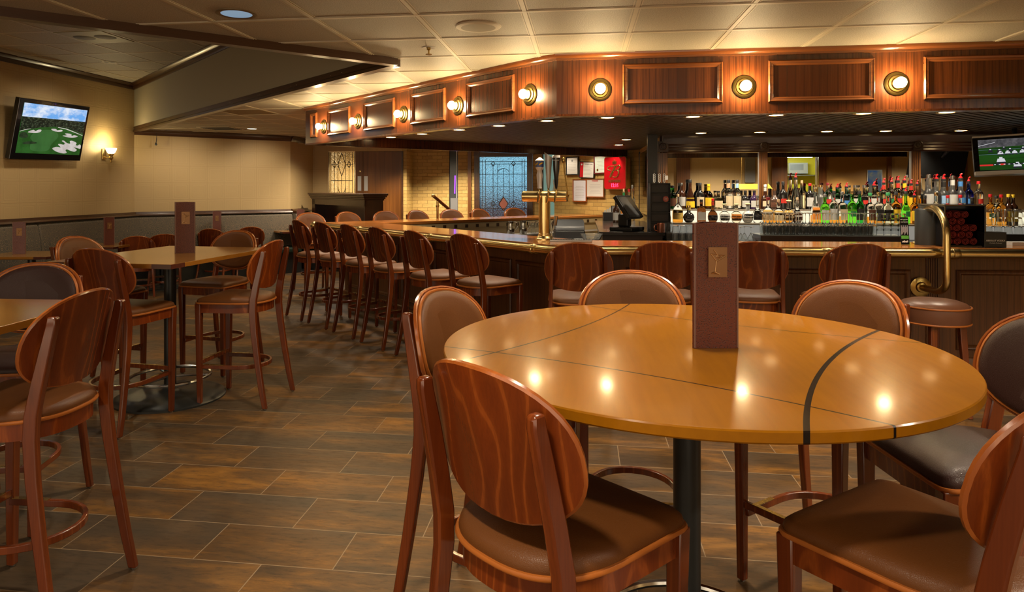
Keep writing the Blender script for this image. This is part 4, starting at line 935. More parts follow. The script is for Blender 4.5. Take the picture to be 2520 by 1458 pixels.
def bottle(x, y, z, H, shape, body, label=None, cap='black', spout=False, upper=None, fill=0.5, lspan=(0.12, 0.5), neck=None, text_='', lw=1.15, desc=''):
    R, prof = SHAPE[shape]; R *= 1.26; t = thing('liquor_bottle', desc, 'bottle', (x, y, z), YAW+random.uniform(-0.2, 0.2), 'bottles on the back bar')
    ch = 0.10*H if not spout else 0.07*H; Hb = H-ch-(0.10*H if spout else 0)
    n = 20; sq = shape == 'square'
    def ring(r, zz):
        out = []
        for k in range(n):
            a = 2*PI*k/n; c_, s_ = math.cos(a), math.sin(a)
            if sq and r > R*0.6: e = 0.38; out.append((r*math.copysign(abs(c_)**e, c_), r*0.85*math.copysign(abs(s_)**e, s_), zz))
            else: out.append((r*c_, r*s_, zz))
        return out
    def rad(f):
        for (f0, r0), (f1, r1) in zip(prof, prof[1:]):
            if f0 <= f <= f1: return R*(r0+(r1-r0)*(f-f0)/max(1e-6, f1-f0))
        return R*prof[-1][1]
    fs = sorted(set([f for f, _ in prof]+[fill, 0.25, 0.5])); mb = MB(); mats = [GC[body]]
    rs = [ring(rad(f), f*Hb) for f in fs]
    if upper:
        mats.append(GC[upper]); k = fs.index(fill)
        mb.rings(rs[:k+1], True, False); mb.add(rs[0], [tuple(range(n-1, -1, -1))]); mb.m = 1; mb.rings(rs[k:], True, False); mb.add(rs[-1], [tuple(range(n))])
    else: mb.rings(rs)
    mb.build('glass_body', mats, t, 35)
    if label:
        if label in ('red', 'blue', 'green') and lspan == (0.12, 0.5): lspan, lw = (0.24, 0.42), 0.7
        mb = MB(); m = 9; rows = []
        for f in (lspan[0], (lspan[0]+lspan[1])/2, lspan[1]):
            r = rad(f)+0.0012; row = []
            for k in range(m):
                a = -PI/2 + lw*(k/(m-1)*2-1)
                if sq: row.append((R*1.0*(k/(m-1)*2-1)*0.85, -(R*0.85+0.0015), f*Hb))
                else: row.append((r*math.cos(a), r*math.sin(a), f*Hb))
            rows.append(row)
        mb.rings(rows, False, False); lb = mb.build('label', LC[label], t, 60, recalc=False)
        if text_:
            tm = LC['black'] if label not in ('black', 'brown', 'red', 'green') else LC['gold']
            text('label_lettering', text_, 0.016 if len(text_) < 7 else 0.0105, tm, Matrix.Translation((0, -R-0.0025, Hb*(lspan[0]+lspan[1])/2)), lb, ext=0.0003)
    if neck:
        r = rad(0.88)+0.0015; MB().lathe([(r, Hb*0.80), (r, Hb*0.97)], 16, cap=False).build('neck_band', LC[neck], t)
    r = rad(1.0)
    cb = r*1.12 if cap != 'cork' else r*0.9
    if shape == 'ball' and cap == 'cork': MB().lathe([(0.0, Hb-0.002), (r*0.9, Hb), (r*1.9, Hb+ch*0.45), (r*1.2, Hb+ch*0.9), (0, Hb+ch)], 14).build('stopper', KC[cap], t)
    else: MB().lathe([(0, Hb-0.001), (cb, Hb-0.001), (cb, Hb+ch*0.93), (cb*0.9, Hb+ch), (0, Hb+ch)], 16).build('cap' if not spout else 'collar', KC['black' if spout else cap], t)
    if spout:
        mb = MB(); mb.lathe([(0, Hb+ch), (cb*0.8, Hb+ch), (cb*0.75, Hb+ch+0.012), (cb*0.35, Hb+ch+0.02), (cb*0.3, H), (0, H+0.001)], 12)
        mb.tube([(0, 0, H-0.006), (0.004, -0.003, H+0.004), (0.014, -0.008, H+0.010)], cb*0.42, 8)
        plabel(mb.build('pour_spout', REDP, t), 'red pour spout')
    return t
FY, FZ, BY, BZ = 8.36, 1.146, 8.575, 1.301
def bpos(px, row):
    y = FY if row == 'f' else BY; x, y, d = online(px, (0, y), (1, y)); return x, y, (FZ if row == 'f' else BZ), d
BOT = [  # px, row, top py, shape, glass, label, cap, options, description
 (1637,'b',453,'tall','black','white','black',{}, 'slim black bottle with white neck label'),
 (1639,'f',476,'bulb','dkbrown','black','black',dict(upper='pale',fill=0.6,neck='gold'), 'round dark cognac bottle with a long gold-wrapped neck'),
 (1656,'b',457,'round','green','brown','black',{}, 'bright green bottle with black cap behind the cognac bottles'),
 (1668,'f',478,'squat','amber','gold','cork',dict(upper='clear',fill=0.45,text_='COGNAC'), 'clear squat bottle of amber cognac with gold label'),
 (1677,'b',450,'round','dkbrown','white','silver',{}, 'dark bottle with white label and silver capsule'),
 (1698,'b',442,'cone','dkbrown','yellow','black',dict(lspan=(.05,.42)), 'brown robed-shape bottle with large yellow label'),
 (1695,'f',506,'ball','black','black','gold',dict(neck='gold'), 'small round black bottle with gold band'),
 (1723,'b',450,'round','black','cream','black',{}, 'black cream-liqueur bottle with oval cream label'),
 (1726,'f',491,'square','brown','white','black',{}, 'square brown orange-liqueur bottle'),
 (1744,'b',453,'round','brown','yellow','yellow',dict(neck='yellow'), 'brown coffee-liqueur bottle with yellow label and cap'),
 (1754,'f',489,'bulb','brown','black','red',dict(neck='red', lspan=(.1,.35)), 'round brown bottle with red ribbon neck and dark label'),
 (1768,'b',470,'square','pale','cream','black',{}, 'clear square bottle with black stopper and pale label'),
 (1783,'f',501,'ball','clear','white','cork',{}, 'clear tequila decanter with cork ball stopper'),
 (1793,'b',443,'round','clear','cream','black',dict(neck='pink',upper='clear'), 'tall clear bottle with salmon neck band'),
 (1812,'f',501,'ball','pale','orange','cork',{}, 'pale tequila decanter with orange ribbon label'),
 (1814,'b',443,'round','clear','cream','black',dict(neck='lblue'), 'tall clear bottle with light blue neck band'),
 (1834,'b',469,'round','black','white','black',{}, 'dark bottle with white band behind the grey decanter'),
 (1840,'f',500,'ball','ceramic','black','cork',dict(text_='XO'), 'grey ceramic decanter with black label'),
 (1856,'b',469,'round','purple','white','black',{}, 'dark purple bottle left of the oak post'),
 (1864,'f',481,'bulb','clear','black','silver',{}, 'clear rounded bottle with black label'),
 (1883,'b',454,'long','dkbrown','cream','white',dict(neck='white'), 'dark wine-shaped bottle with white neck in front of the oak post'),
 (1890,'f',486,'squat','amber','tan','darkred',dict(upper='clear'), 'clear bottle with dark red neck foil'),
 (1906,'b',464,'squat','umber','brown','wood',dict(text_='AVION'), 'umber bottle with wooden stopper'),
 (1916,'f',491,'squat','amber','cream','cork',dict(upper='clear'), 'clear squat bottle with cork and cream label'),
 (1927,'b',447,'round','black','red','black',{}, 'tall black bottle with red label'),
 (1941,'f',492,'ball','amber','tan','cork',dict(upper='clear'), 'clear round bottle of amber spirit with cork'),
 (1958,'b',428,'cone','clear',None,'black',dict(spout=True,neck=None), 'tallest clear crystal bottle with dark red neck and red spout'),
 (1962,'f',486,'bulb','dkbrown','white','cork',dict(upper='clear',fill=0.5), 'bottle with white label, clear neck and cork'),
 (1973,'b',444,'tall','pale',None,'cork',{}, 'tall pale clear bottle before the yellow kitchen reflection'),
 (1993,'b',451,'round','black','white','red',{}, 'black bottle with a wide red cap'),
 (2007,'f',463,'cone','amber','orange','gold',dict(upper='clear',fill=0.25), 'tapered clear bottle with orange label'),
 (2019,'b',455,'frost','frost',None,'gold',{}, 'frosted white bottle with gold cap'),
 (2030,'f',478,'round','lime','white','silver',dict(upper='lime'), 'bright green liqueur bottle with silver cap'),
 (2037,'b',450,'round','clear','red','darkred',{}, 'clear bottle with red and white label and dark red cap'),
 (2052,'f',470,'round','amber','white','black',dict(upper='clear'), 'clear bottle a third full of amber spirit'),
 (2060,'b',455,'round','green','white','black',dict(spout=True), 'green gin bottle with round red seal and red spout'),
 (2072,'f',472,'square','amber','cream','silver',dict(upper='clear',fill=0.25), 'square clear bottle with cream label and orange liquor'),
 (2083,'b',453,'square','sky','blue','black',dict(spout=True), 'sky-blue gin bottle with red spout'),
 (2097,'f',470,'round','lime','green','gold',{}, 'green bottle with gold cap in front of the clear vodkas'),
 (2105,'b',456,'frost','clear','white','silver',{}, 'clear vodka bottle with white label and silver cap'),
 (2116,'f',470,'tall','green','black','black',{}, 'dark green wine-shaped bottle with black cap'),
 (2128,'b',456,'frost','clear','red','silver',{}, 'clear vodka bottle with red lettering band'),
 (2141,'f',475,'square','amber','brown','green',dict(upper='clear',fill=0.25), 'square whisky bottle with slanting brown label'),
 (2151,'b',450,'frost','clear','white','black',dict(spout=True), 'clear vodka bottle with red spout and pale label'),
 (2162,'f',474,'square','amber','black','gold',dict(upper='clear',fill=0.25), 'square whisky bottle with slanting black label'),
 (2175,'b',442,'round','clear','red','black',dict(spout=True,neck='red'), 'clear bottle with red neck label and red medallion'),
 (2185,'f',474,'squat','pale','black','green',{}, 'pale rounded bottle with dark arched label'),
 (2194,'b',440,'round','clear','green','black',dict(spout=True), 'clear bottle with green label and red spout'),
 (2205,'f',472,'round','amber','yellow','black',{}, 'amber whisky bottle with black cap'),
 (2210,'b',436,'round','clear','red','black',dict(spout=True,neck='red'), 'clear bottle with red and white label and red-white neck'),
 (2229,'f',462,'long','lime','green','black',dict(spout=True), 'vivid green melon-liqueur bottle with red spout'),
 (2226,'b',436,'round','clear','yellow','black',dict(spout=True,neck='yellow'), 'clear bottle with yellow neck label and red spout'),
 (2242,'b',444,'round','pale','yellow','black',dict(spout=True,neck='red'), 'pale bottle with red neck label left of the right oak post'),
 (2250,'f',473,'round','amber','yellow','black',dict(spout=True), 'amber bottle with yellow label and red spout behind the brass pipe'),
 (2257,'b',446,'long','clear',None,'black',dict(spout=True), 'clear long-necked bottle in front of the right oak post'),
 (2262,'f',482,'square','amber','tan','gold',{}, 'amber square bottle with tan label behind the brass pipe'),
 (2285,'b',430,'frost','frost','white','silver',{}, 'tall frosted vodka bottle, first of the frosted row'),
 (2304,'b',432,'frost','frost','black','black',dict(spout=True), 'frosted vodka bottle with black neck label and red spout'),
 (2322,'b',432,'frost','frost','lblue','black',dict(spout=True,neck='black'), 'frosted vodka bottle with light blue label'),
 (2344,'b',433,'frost','frost','white','silver',dict(neck='white'), 'frosted vodka bottle with white neck band'),
 (2364,'b',430,'frost','frost','blue','black',dict(spout=True,neck='blue'), 'frosted vodka bottle with blue neck label and red spout'),
 (2384,'b',438,'round','cobalt','blue','black',dict(spout=True), 'cobalt blue vodka bottle with red spout'),
 (2408,'b',446,'round','clear','red','red',{}, 'clear vodka bottle with red cap and red shield label'),
 (2276,'f',481,'round','dkbrown','orange','black',{}, 'dark bottle with orange label above the towel box'),
 (2304,'f',474,'round','pale','gold','gold',{}, 'pale bottle with gold cap above the towel box'),
 (2332,'f',481,'round','clear','red','red',{}, 'clear bottle with red cap above the towel box, left one'),
 (2363,'f',480,'round','clear','white','red',{}, 'clear bottle with red cap above the towel box, right one'),
 (2392,'f',486,'round','black','white','black',{}, 'small black bottle below the cobalt one'),
 (2437,'f',478,'round','amber','green','red',{}, 'small amber bottle with red cap above the right-hand tumblers'),
 (2452,'f',482,'round','pale','cream','black',{}, 'small pale bottle with black cap above the right-hand tumblers'),
 (2464,'f',479,'round','amber','orange','red',{}, 'small bottle with orange label above the right-hand tumblers'),
 (2482,'f',478,'round','dkbrown','yellow','yellow',{}, 'small brown bottle with yellow cap, left of a twin'),
 (2493,'f',479,'round','dkbrown','yellow','yellow',{}, 'small brown bottle with yellow cap, right of a twin'),
]
for px, row, top, shp, g, lab, cap, opt, desc in BOT:
    x, y, z, d = bpos(px, row); H = zat(top, d)-z
    if row == 'f' and px < 1652: z = 1.1; H = zat(top, d)-z
    opt = dict(opt); 
    bottle(x, y, z, H, shp, g, lab, cap, desc=desc+(' in the back row' if row == 'b' else ' in the front row'), **opt)
# a small plinth under the two bottles left of the shelf
MBp = MB().box(online(1622, (0, 8.36), (1, 8.36))[0], xs0-0.002, 8.305, YM-0.04, 0.961, 1.099); tag(MBp.build('plinth', STONE, None, 0), 'small dark plinth under the leftmost bottles', 'plinth')
xq = online(1637, (0, BY), (1, BY))[0]; MBp = MB().box(xq-0.055, xq+0.04, BY-0.05, BY+0.05, 1.0995, 1.30); tag(MBp.build('plinth', STONE, None, 0), 'taller dark plinth at the back, under the slim black bottle', 'plinth')
# ------------------------------------------------------------------ glassware
CLG = NT('bar_glass'); CLG.set(Base_Color=(0.95, 0.97, 0.96), Roughness=0.02, IOR=1.22, Transmission_Weight=0.94); CLG = CLG.m
def upturned_wine(n=14):
    mb = MB(); o_ = [(0.031, 0.0), (0.0365, 0.035), (0.039, 0.068), (0.037, 0.095), (0.026, 0.117), (0.008, 0.130), (0.0042, 0.142), (0.0038, 0.226), (0.009, 0.234), (0.034, 0.238), (0.034, 0.241), (0.0, 0.242)]
    inn = [(0.0, 0.120), (0.024, 0.112), (0.0345, 0.093), (0.0368, 0.068), (0.0345, 0.035), (0.0292, 0.0)]
    mb.lathe(inn+o_, n, cap=False); return mb
def tumbler(h=0.085, r0=0.034, r1=0.040, n=14):
    mb = MB(); mb.lathe([(0.0, h-0.012), (r0-0.003, h-0.012), (r1-0.0025, 0.0), (r1, 0.0), (r0, h), (0.0, h)], n, cap=False); return mb
wp = Proto(tag(upturned_wine().build('wine_glass', CLG, None, 50), '', 'glass'))
tp = Proto(tag(tumbler().build('tumbler', CLG, None, 40), '', 'glass'))
zr = 1.0362; n_ = 17
for r in range(3):
    for k in range(n_):
        y = 7.925+r*0.10; xa = online(1878, (0, y), (1, y))[0]; xb = online(2150, (0, y), (1, y))[0]
        x = xa+(xb-xa)*(k+0.5*(r % 2)*0.8)/(n_-0.5)
        wp.put((x, y, zr), random.random(), 'clear stemmed wine glass standing upside down in the rows on the glass rack', 'upturned wine glasses')
for c_ in range(4):
    for lv in range(4):
        y = 7.95+(c_ % 2)*0.0; x = online(2166+c_*18, (0, y), (1, y))[0]
        tp.put((x, y, zr+lv*0.052), 0, 'clear tumbler in the nested stacks at the right end of the glass rack', 'stacked tumblers')
# inverted tumblers in tiers at the far right, standing on black mats
for lv in range(3):
    z = 0.965+lv*0.089+0.10; tr = None
    y = 8.02; xa = online(2432, (0, y), (1, y))[0]
    x1_ = xa+0.62
    tag(MB().box(xa-0.05, x1_, y-0.05, y+0.05, z-0.004, z-0.0005).build('glass_tray', glass('tray_acrylic', (0.9, 0.9, 0.9), 0.05), None, 0), 'clear tray under the %s tier of tumblers at the far right' % ['bottom', 'middle', 'top'][lv], 'tray')
    for k in range(6):
        tp.put((xa+k*0.098, y, z), 0, 'clear tumbler standing upside down in the three tiers at the right edge', 'tumblers at the right edge')
tag(MB().box(xa-0.06, x1_, 7.96, 8.09, 0.9605, 1.0605).build('riser_block', BLACKP, None, 0, bevel=0.004), 'black base under the tumblers at the right edge', 'stand')
# martini glasses, rocks glasses, mug and copper mug on the lower counter
mb = MB(); mb.lathe([(0.0, 0.082), (0.052, 0.0), (0.055, 0.0), (0.006, 0.088), (0.004, 0.095), (0.004, 0.15), (0.010, 0.156), (0.036, 0.159), (0.036, 0.162), (0.0, 0.163)], 20, cap=False)
mp_ = Proto(tag(mb.build('martini_glass', CLG, None, 40), '', 'glass'))
for k, (px, dy) in enumerate(((1823, 0.0), (1832, 0.09), (1848, 0.02))):
    x, y, d = online(px, (0, 7.93+dy), (1, 7.93+dy)); mp_.put((x, y, 0.9605), 0, 'upturned martini glass right of the menu stand, '+['leftmost', 'behind the other two', 'rightmost'][k], 'martini glasses')
k = 0
for r in range(2):
    for px in (1662, 1679, 1696):
        x, y, d = online(px+r*5, (0, 7.93+r*0.09), (1, 7.93+r*0.09)); tp.put((x, y, 0.9605), 0, 'short clear rocks glass in the cluster left of the menu stand', 'rocks glasses'); k += 1
for r in range(3):
    x, y, d = online((1663, 1681, 1697)[r], (0, 7.93), (1, 7.93)); tp.put((x, y, 0.9605+0.0875), 0, 'rocks glass standing on top of the cluster left of the menu stand', 'rocks glasses on top')
def mug(name, lab, px, mat, z):
    x, y, d = online(px, (0, 8.1), (1, 8.1)); t = thing(name, lab, 'mug', (x, y, z), YAW)
    MB().lathe([(0.0, 0.006), (0.040, 0.006), (0.043, 0.105), (0.047, 0.105), (0.045, 0.0), (0.0, 0.0)], 24, cap=False).build('cup', mat, t)
    mb = MB(); mb.tube([(-0.043, 0, 0.09), (-0.070, 0, 0.085), (-0.076, 0, 0.055), (-0.066, 0, 0.025), (-0.043, 0, 0.02)], 0.006, 8, up=(0, 1, 0)); mb.build('handle', mat, t)
mug('copper_mug', 'copper mug on the counter right of the black organiser', 1626, COPPER, 1.0405); mug('glass_mug', 'clear glass mug beside the copper mug', 1645, CLG, 1.0405)
# ------------------------------------------------------------------ till, organiser tower, bottles and boxes by the brick wall
x, y = W(1598, 574, 1.04); x = max(x, 0.90)
t = thing('bar_organizer', 'tall black five-tier organiser stack at the left end of the back bar', 'organizer', (x, 8.22, 1.0405), YAW*0.5)
w = 0.115; mb = MB()
for k in range(5): mb.box(-w, w, -0.06, 0.10, k*0.112, k*0.112+0.010); mb.box(-w+0.005, w-0.005, 0.0, 0.10, k*0.112+0.010, k*0.112+0.112)
mb.box(-w, -w+0.008, -0.06, 0.10, 0, 0.57); mb.box(w-0.008, w, -0.06, 0.10, 0, 0.57); mb.box(-w, w, -0.06, 0.10, 0.56, 0.572); mb.build('shelves', BLACKP, t, 0, bevel=0.002)
for k in range(5): MB().box(-w+0.02, w-0.02, -0.005, 0.0, k*0.112+0.014, k*0.112+0.085).build('bin_front', plain('charcoal_%d' % k, (0.035+0.01*(k % 2), 0.035, 0.036), 0.45), t, 0)
MB().lathe([(0.0, 0.0), (0.033, 0.0), (0.033, 0.006), (0.0, 0.006)], 24, M=Matrix.Translation((0.06, -0.062, 0.385)) @ Matrix.Rotation(PI/2, 4, 'X')).build('badge', RED, t)
text('badge_lettering', 'Red', 0.020, WHITE, Matrix.Translation((0.06, -0.0695, 0.393)), kids(t)[-1], ext=0.0004); text('badge_lettering', 'Stripe', 0.014, WHITE, Matrix.Translation((0.06, -0.0695, 0.376)), kids(t)[-1] if False else [c for c in kids(t) if c.name.startswith('badge')][0], ext=0.0004)
for k in range(3):
    xx, yy = x+(-0.06, 0.0, 0.055)[k], 8.23; mb = MB(); z0 = 1.0405+0.573
    mb.lathe([(0.018, 0.0), (0.018, 0.004), (0.004, 0.008)], 12, (xx, yy, z0))
    for j in range(4): mb.tube([(xx+0.012*math.cos(a), yy, z0+0.022+j*0.024+0.012*math.sin(a)) for a in [2*PI*q/12 for q in range(12)]], 0.004, 6, True, up=(0, 1, 0))
    mb.tube([(xx, yy, z0+0.10), (xx+0.004, yy, z0+0.145)], 0.003, 6)
    if k == 2: mb.cbox((xx+0.028, yy, z0+0.06), (0.03, 0.006, 0.05))
    tag(mb.build('bottle_opener', CHROME), 'silver ringed bar tool standing on the black organiser, '+ORD[k], 'bar tool', 'bar tools on the organiser')
# black upright panel behind the organiser
x0, y0, d0 = online(1593, (0, 8.45), (1, 8.45)); x1 = online(1617, (0, 8.45), (1, 8.45))[0]
tag(MB().box(x0, x1, 8.40, 8.50, 1.0405, 2.195).build('black_column', BLACK, None, 0), 'black upright column rising from the counter to the soffit', 'column')
# till
x, y = W(1540, 569, 1.04)
t = thing('cash_register', 'black touch-screen till with its tilted screen turned left', 'till', (x+0.02, y+0.10, 1.0405), YAW+0.9)
mb = MB(); mb.prism([(-0.17, -0.15), (0.17, -0.15), (0.17, 0.15), (-0.17, 0.15)], 0, 0.045); mb.build('base', BLACKP, t, 0, bevel=0.012)
mb = MB(); mb.prism([(-0.05, -0.04), (0.05, -0.04), (0.05, 0.10), (-0.05, 0.10)], 0.045, 0.20); mb.build('neck', BLACKP, t, 0, bevel=0.02)
M = Matrix.Translation((0, -0.02, 0.27)) @ Matrix.Rotation(-0.62, 4, 'X')
sc_ = MB().box(-0.185, 0.185, -0.03, 0.02, -0.15, 0.17, M).build('monitor', BLACKP, t, 0, bevel=0.008)
MB().box(-0.165, 0.165, -0.0325, -0.0302, -0.12, 0.145, M).build('screen', plain('till_screen', (0.10, 0.105, 0.11), 0.15), sc_, 0)
def small_bottle(px, py, z, H, shp, g, lab, cap, desc, **kw):
    x, y = W(px, py, z); return bottle(x, y, z, H, shp, g, lab, cap, desc=desc, **kw)
small_bottle(1516, 548, 1.0405, 0.33, 'round', 'dkbrown', 'white', 'black', 'dark bottle on the till counter left of the screen')
small_bottle(1535, 543, 1.0405, 0.50, 'round', 'clear', 'orange', 'cork', 'tall bottle with orange label standing behind the till', neck='green')
small_bottle(1556, 543, 1.0405, 0.56, 'tall', 'clear', 'white', 'silver', 'tall clear bottle lit from behind, right of the till screen')
small_bottle(1548, 542, 1.0405, 0.50, 'round', 'pale', 'cream', 'red', 'pale bottle half hidden behind the till screen')
x, y = W(1497, 537, 1.04); x, y = W(1496, 543, 1.04)
t = thing('caddy', 'small black caddy with paper slips at the back of the till counter', 'caddy', (x, y, 1.0405), YAW)
MB().box(-0.075, 0.075, -0.05, 0.05, 0, 0.13).build('box', BLACKP, t, 0, bevel=0.004)
for k in range(3): MB().box(-0.06+k*0.04, -0.03+k*0.04, -0.02+k*0.01, -0.018+k*0.01, 0.10, 0.16+0.02*k).build('paper_slip', PAPER, t, 0)
x, y = W(1517, 540, 1.04)
t = thing('photo_frame', 'small framed picture leaning behind the dark bottle on the till counter', 'picture', (x, y+0.12, 1.0405), YAW)
M = Matrix.Rotation(-0.15, 4, 'X'); MB().box(-0.075, 0.075, 0, 0.012, 0.002, 0.22, M).build('frame', BLACKP, t, 0); MB().box(-0.062, 0.062, -0.002, 0.0, 0.015, 0.207, M).build('print', plain('grey_print', (0.30, 0.32, 0.36), 0.4), t, 0)
# black rounded machine, steel stand, dish, pitchers on the bartender side
x, y = c2w((1400-CX)*7.7/F_PX, 7.7)
t = thing('underbar_stand', 'steel underbar stand behind the beer tower', 'stand', (x, y, 0), YAW)
MB().box(-0.22, 0.20, -0.18, 0.20, 0.90, 0.985).build('top', STEEL, t, 0, bevel=0.004); MB().box(-0.20, 0.18, -0.16, 0.18, 0.0, 0.899).build('cabinet', STEEL, t, 0)
t = thing('ice_machine', 'black machine with a rounded grey lid on the steel stand', 'machine', (x, y, 0.9855), YAW)
mb = MB(); mb.prism([(-0.165, -0.13), (0.165, -0.13), (0.165, 0.13), (-0.165, 0.13)], 0, 0.10); mb.build('body', BLACKP, t, 0, bevel=0.012)
mb = MB(); mb.rings([[(xx, 0.13*math.cos(a), 0.10+0.115*math.sin(a)) for a in [PI*k/12 for k in range(13)]] for xx in (-0.16, 0.16)]); plabel(mb.build('lid', plain('lid_grey', (0.11, 0.115, 0.125), 0.25), t, 30, bevel=0.008), 'rounded grey lid')
plabel(MB().box(0.04, 0.15, -0.18, -0.131, 0.0, 0.008).build('slip', PAPER, t, 0), 'white slip')
mb = MB(); xx, yy = c2w((1366-CX)*7.2/F_PX, 7.2); mb.tube([(xx, yy, 1.22), (xx-0.03, yy, 1.18), (xx-0.035, yy, 1.05), (xx, yy-0.0, 0.90), (xx+0.02, yy, 0.6)], 0.012, 8); mb.tube([(xx, yy, 1.16), (xx+0.01, yy, 1.26)], 0.02, 8)
tag(mb.build('drink_gun', CHROME), 'steel drink-gun hose hanging behind the beer tower', 'hose')
x, y = c2w((1456-CX)*7.0/F_PX, 7.0)
tag(MB().box(-0.35, 0.55, -0.16, 0.16, 0.80, 0.86).build('underbar_shelf', STEEL, None, 0, (x, y+0.02, 0), YAW, bevel=0.003), 'steel shelf on the bartender side under the glass dish', 'shelf')
mb = MB(); mb.lathe([(0.0, 0.01), (0.05, 0.0), (0.055, 0.004), (0.018, 0.02), (0.012, 0.07), (0.02, 0.11), (0.085, 0.165), (0.115, 0.225), (0.110, 0.225), (0.08, 0.172), (0.0, 0.12)], 16, cap=False)
tag(mb.build('glass_dish', CLG, None, 25, (x, y, 0.8605)), 'footed cut-glass dish behind the front of the bar', 'dish')
aa = offset_poly(BP, 0.80)
L = hypot2(aa[2], aa[3]); u = ((aa[3][0]-aa[2][0])/L, (aa[3][1]-aa[2][1])/L)
t = tag(run_local(aa[2], aa[3], [aa[2], (aa[2][0]+u[0]*3.9, aa[2][1]+u[1]*3.9), (aa[2][0]+u[0]*3.9+0.23, aa[2][1]+u[1]*3.9-0.23), (aa[2][0]+0.23, aa[2][1]-0.23)], 0.80, 0.84, 'drainboard', STEEL, None), 'steel drainboard along the far side of the bar', 'drainboard')
for k, px in enumerate((1257, 1288)):
    q = online(px, (aa[2][0]+0.11, aa[2][1]-0.11), (aa[3][0]+0.11, aa[3][1]-0.11))
    t = thing('pitcher', 'steel water pitcher on the drainboard, '+['left', 'right'][k]+' one', 'pitcher', (q[0], q[1], 0.8405), 0.3, 'steel pitchers')
    MB().lathe([(0.0, 0.004), (0.055, 0.0), (0.068, 0.05), (0.066, 0.10), (0.052, 0.16), (0.056, 0.20), (0.052, 0.20), (0.048, 0.16), (0.0, 0.02)], 24, cap=False).build('jug', CHROME, t)
    mb = MB(); mb.tube([(0.054, 0, 0.19), (0.10, 0, 0.18), (0.105, 0, 0.11), (0.068, 0, 0.06)], 0.007, 8, up=(0, 1, 0)); mb.build('handle', CHROME, t)
for k in range(6):
    q = online(1308+k*5, (aa[2][0]+0.11, aa[2][1]-0.11), (aa[3][0]+0.11, aa[3][1]-0.11)) if False else None
for k, px in enumerate((1312, 1324)):
    q = online(px, (aa[2][0]+0.11, aa[2][1]-0.11), (aa[3][0]+0.11, aa[3][1]-0.11))
    for lv in range(2): tp.put((q[0], q[1], 0.8405+lv*0.0875), 0, 'clear tumbler in the small stacks on the drainboard beside the steel pitchers', 'drainboard tumblers')
# ------------------------------------------------------------------ towel box and cards on the right of the bar
tl = online(2312, (0, 6.18), (1, 6.18)); tr_ = online(2430, (0, 6.05), (1, 6.05))
x0, y0, d0 = online(2256, (0, 6.46), (1, 6.46)); xq0 = online(2323, (0, 6.1), (1, 6.1)); xq1 = online(2428, (0, 6.1), (1, 6.1))
W_ = xq1[0]-xq0[0]
t = thing('towel_box', 'black open box on the bar holding rolled red towels', 'box', ((xq0[0]+xq1[0])/2, 6.10, BARZ), 0.03)
H_ = 0.335; mb = MB(); hw = W_/2
mb.box(-hw, -hw+0.012, 0, 0.42, 0.0005, H_); mb.box(hw-0.012, hw, 0, 0.42, 0.0005, H_); mb.box(-hw, hw, 0, 0.42, H_, H_+0.014); mb.box(-hw, hw, 0, 0.42, 0.0005, 0.012); mb.box(-hw, hw, 0.408, 0.42, 0.012, H_)
mb.build('case', BLACKG, t, 0, bevel=0.002)
TOWEL = NT('red_towelling'); v = TOWEL.coord(); TOWEL.set(Base_Color=TOWEL.mix(TOWEL.noise(v, 60, 3), (0.20, 0.018, 0.016), (0.46, 0.055, 0.042)), Roughness=0.9); TOWEL.bump(TOWEL.noise(v, 220, 2), 0.6, 0.004); TOWEL = TOWEL.m
mb = MB(); sp = []
for k in range(34):
    a = k*0.42; r = 0.008+0.0225*k/33; sp.append((r*math.cos(a), r*math.sin(a)))
o_ = [(x*1.0, y) for x, y in sp]; th = 0.0042
ring0 = [(x, 0.0, z) for x, z in o_]+[(x*(1-th/max(1e-3, math.hypot(x, z))), 0.0, z*(1-th/max(1e-3, math.hypot(x, z)))) for x, z in reversed(o_)]
mb.rings([ring0, [(x, 0.30, z) for x, _, z in ring0]], True, False); n = len(o_)
for yy in (0.0, 0.30): mb.add([(x, yy, z) for x, _, z in ring0], [(i, i+1, 2*n-2-i, 2*n-1-i) for i in range(n-1)])
tw = tag(mb.build('rolled_towel', TOWEL, None, 50), '', 'towel'); twp = Proto(tw)
rr = 0.0315; Mt = Matrix.Translation(t.location) @ Matrix.Rotation(0.03, 4, 'Z')
for row in range(5):
    nn_ = int((W_-0.03)/(2*rr)) - (row % 2) - (1 if row >= 3 else 0)
    for k in range(nn_):
        p = Mt @ Vector((-hw+0.016+rr+(row % 2)*rr+k*2*rr, 0.02+random.uniform(0, 0.012), 0.0125+rr+row*rr*1.76))
        o_ = twp.put(p, 0.03, 'rolled red towel packed in the black box on the bar', 'rolled red towels'); o_.rotation_euler = (0, random.random()*0.0, 0.03)
x, y, d = online(2286, (0, 6.33), (1, 6.33))
t = thing('steel_bin', 'dark cylindrical bin left of the towels inside the brass arch', 'bin', (x, 6.33, BARZ))
MB().lathe([(0.0, 0.001), (0.105, 0.001), (0.105, 0.30), (0.102, 0.305), (0.098, 0.30), (0.0, 0.02)], 36, cap=False).build('body', plain('bin_grey', (0.025, 0.028, 0.028), 0.4), t)
plabel(MB().box(0.030, 0.045, -0.106, -0.1035, 0.12, 0.20).build('sticker', PAPER, t, 0), 'small white sticker')
x, y = W(2231, 603, BARZ)
t = thing('table_card', 'black and green advertising card standing on the bar left of the brass arch', 'card', (x, y+0.02, BARZ), YAW-0.1)
M = Matrix.Rotation(-0.12, 4, 'X'); cd = MB().box(-0.034, 0.034, 0.0, 0.004, 0.001, 0.235, M).build('card', BLACKG, t, 0)
CGR = plain('card_green', (0.10, 0.42, 0.06), 0.5)
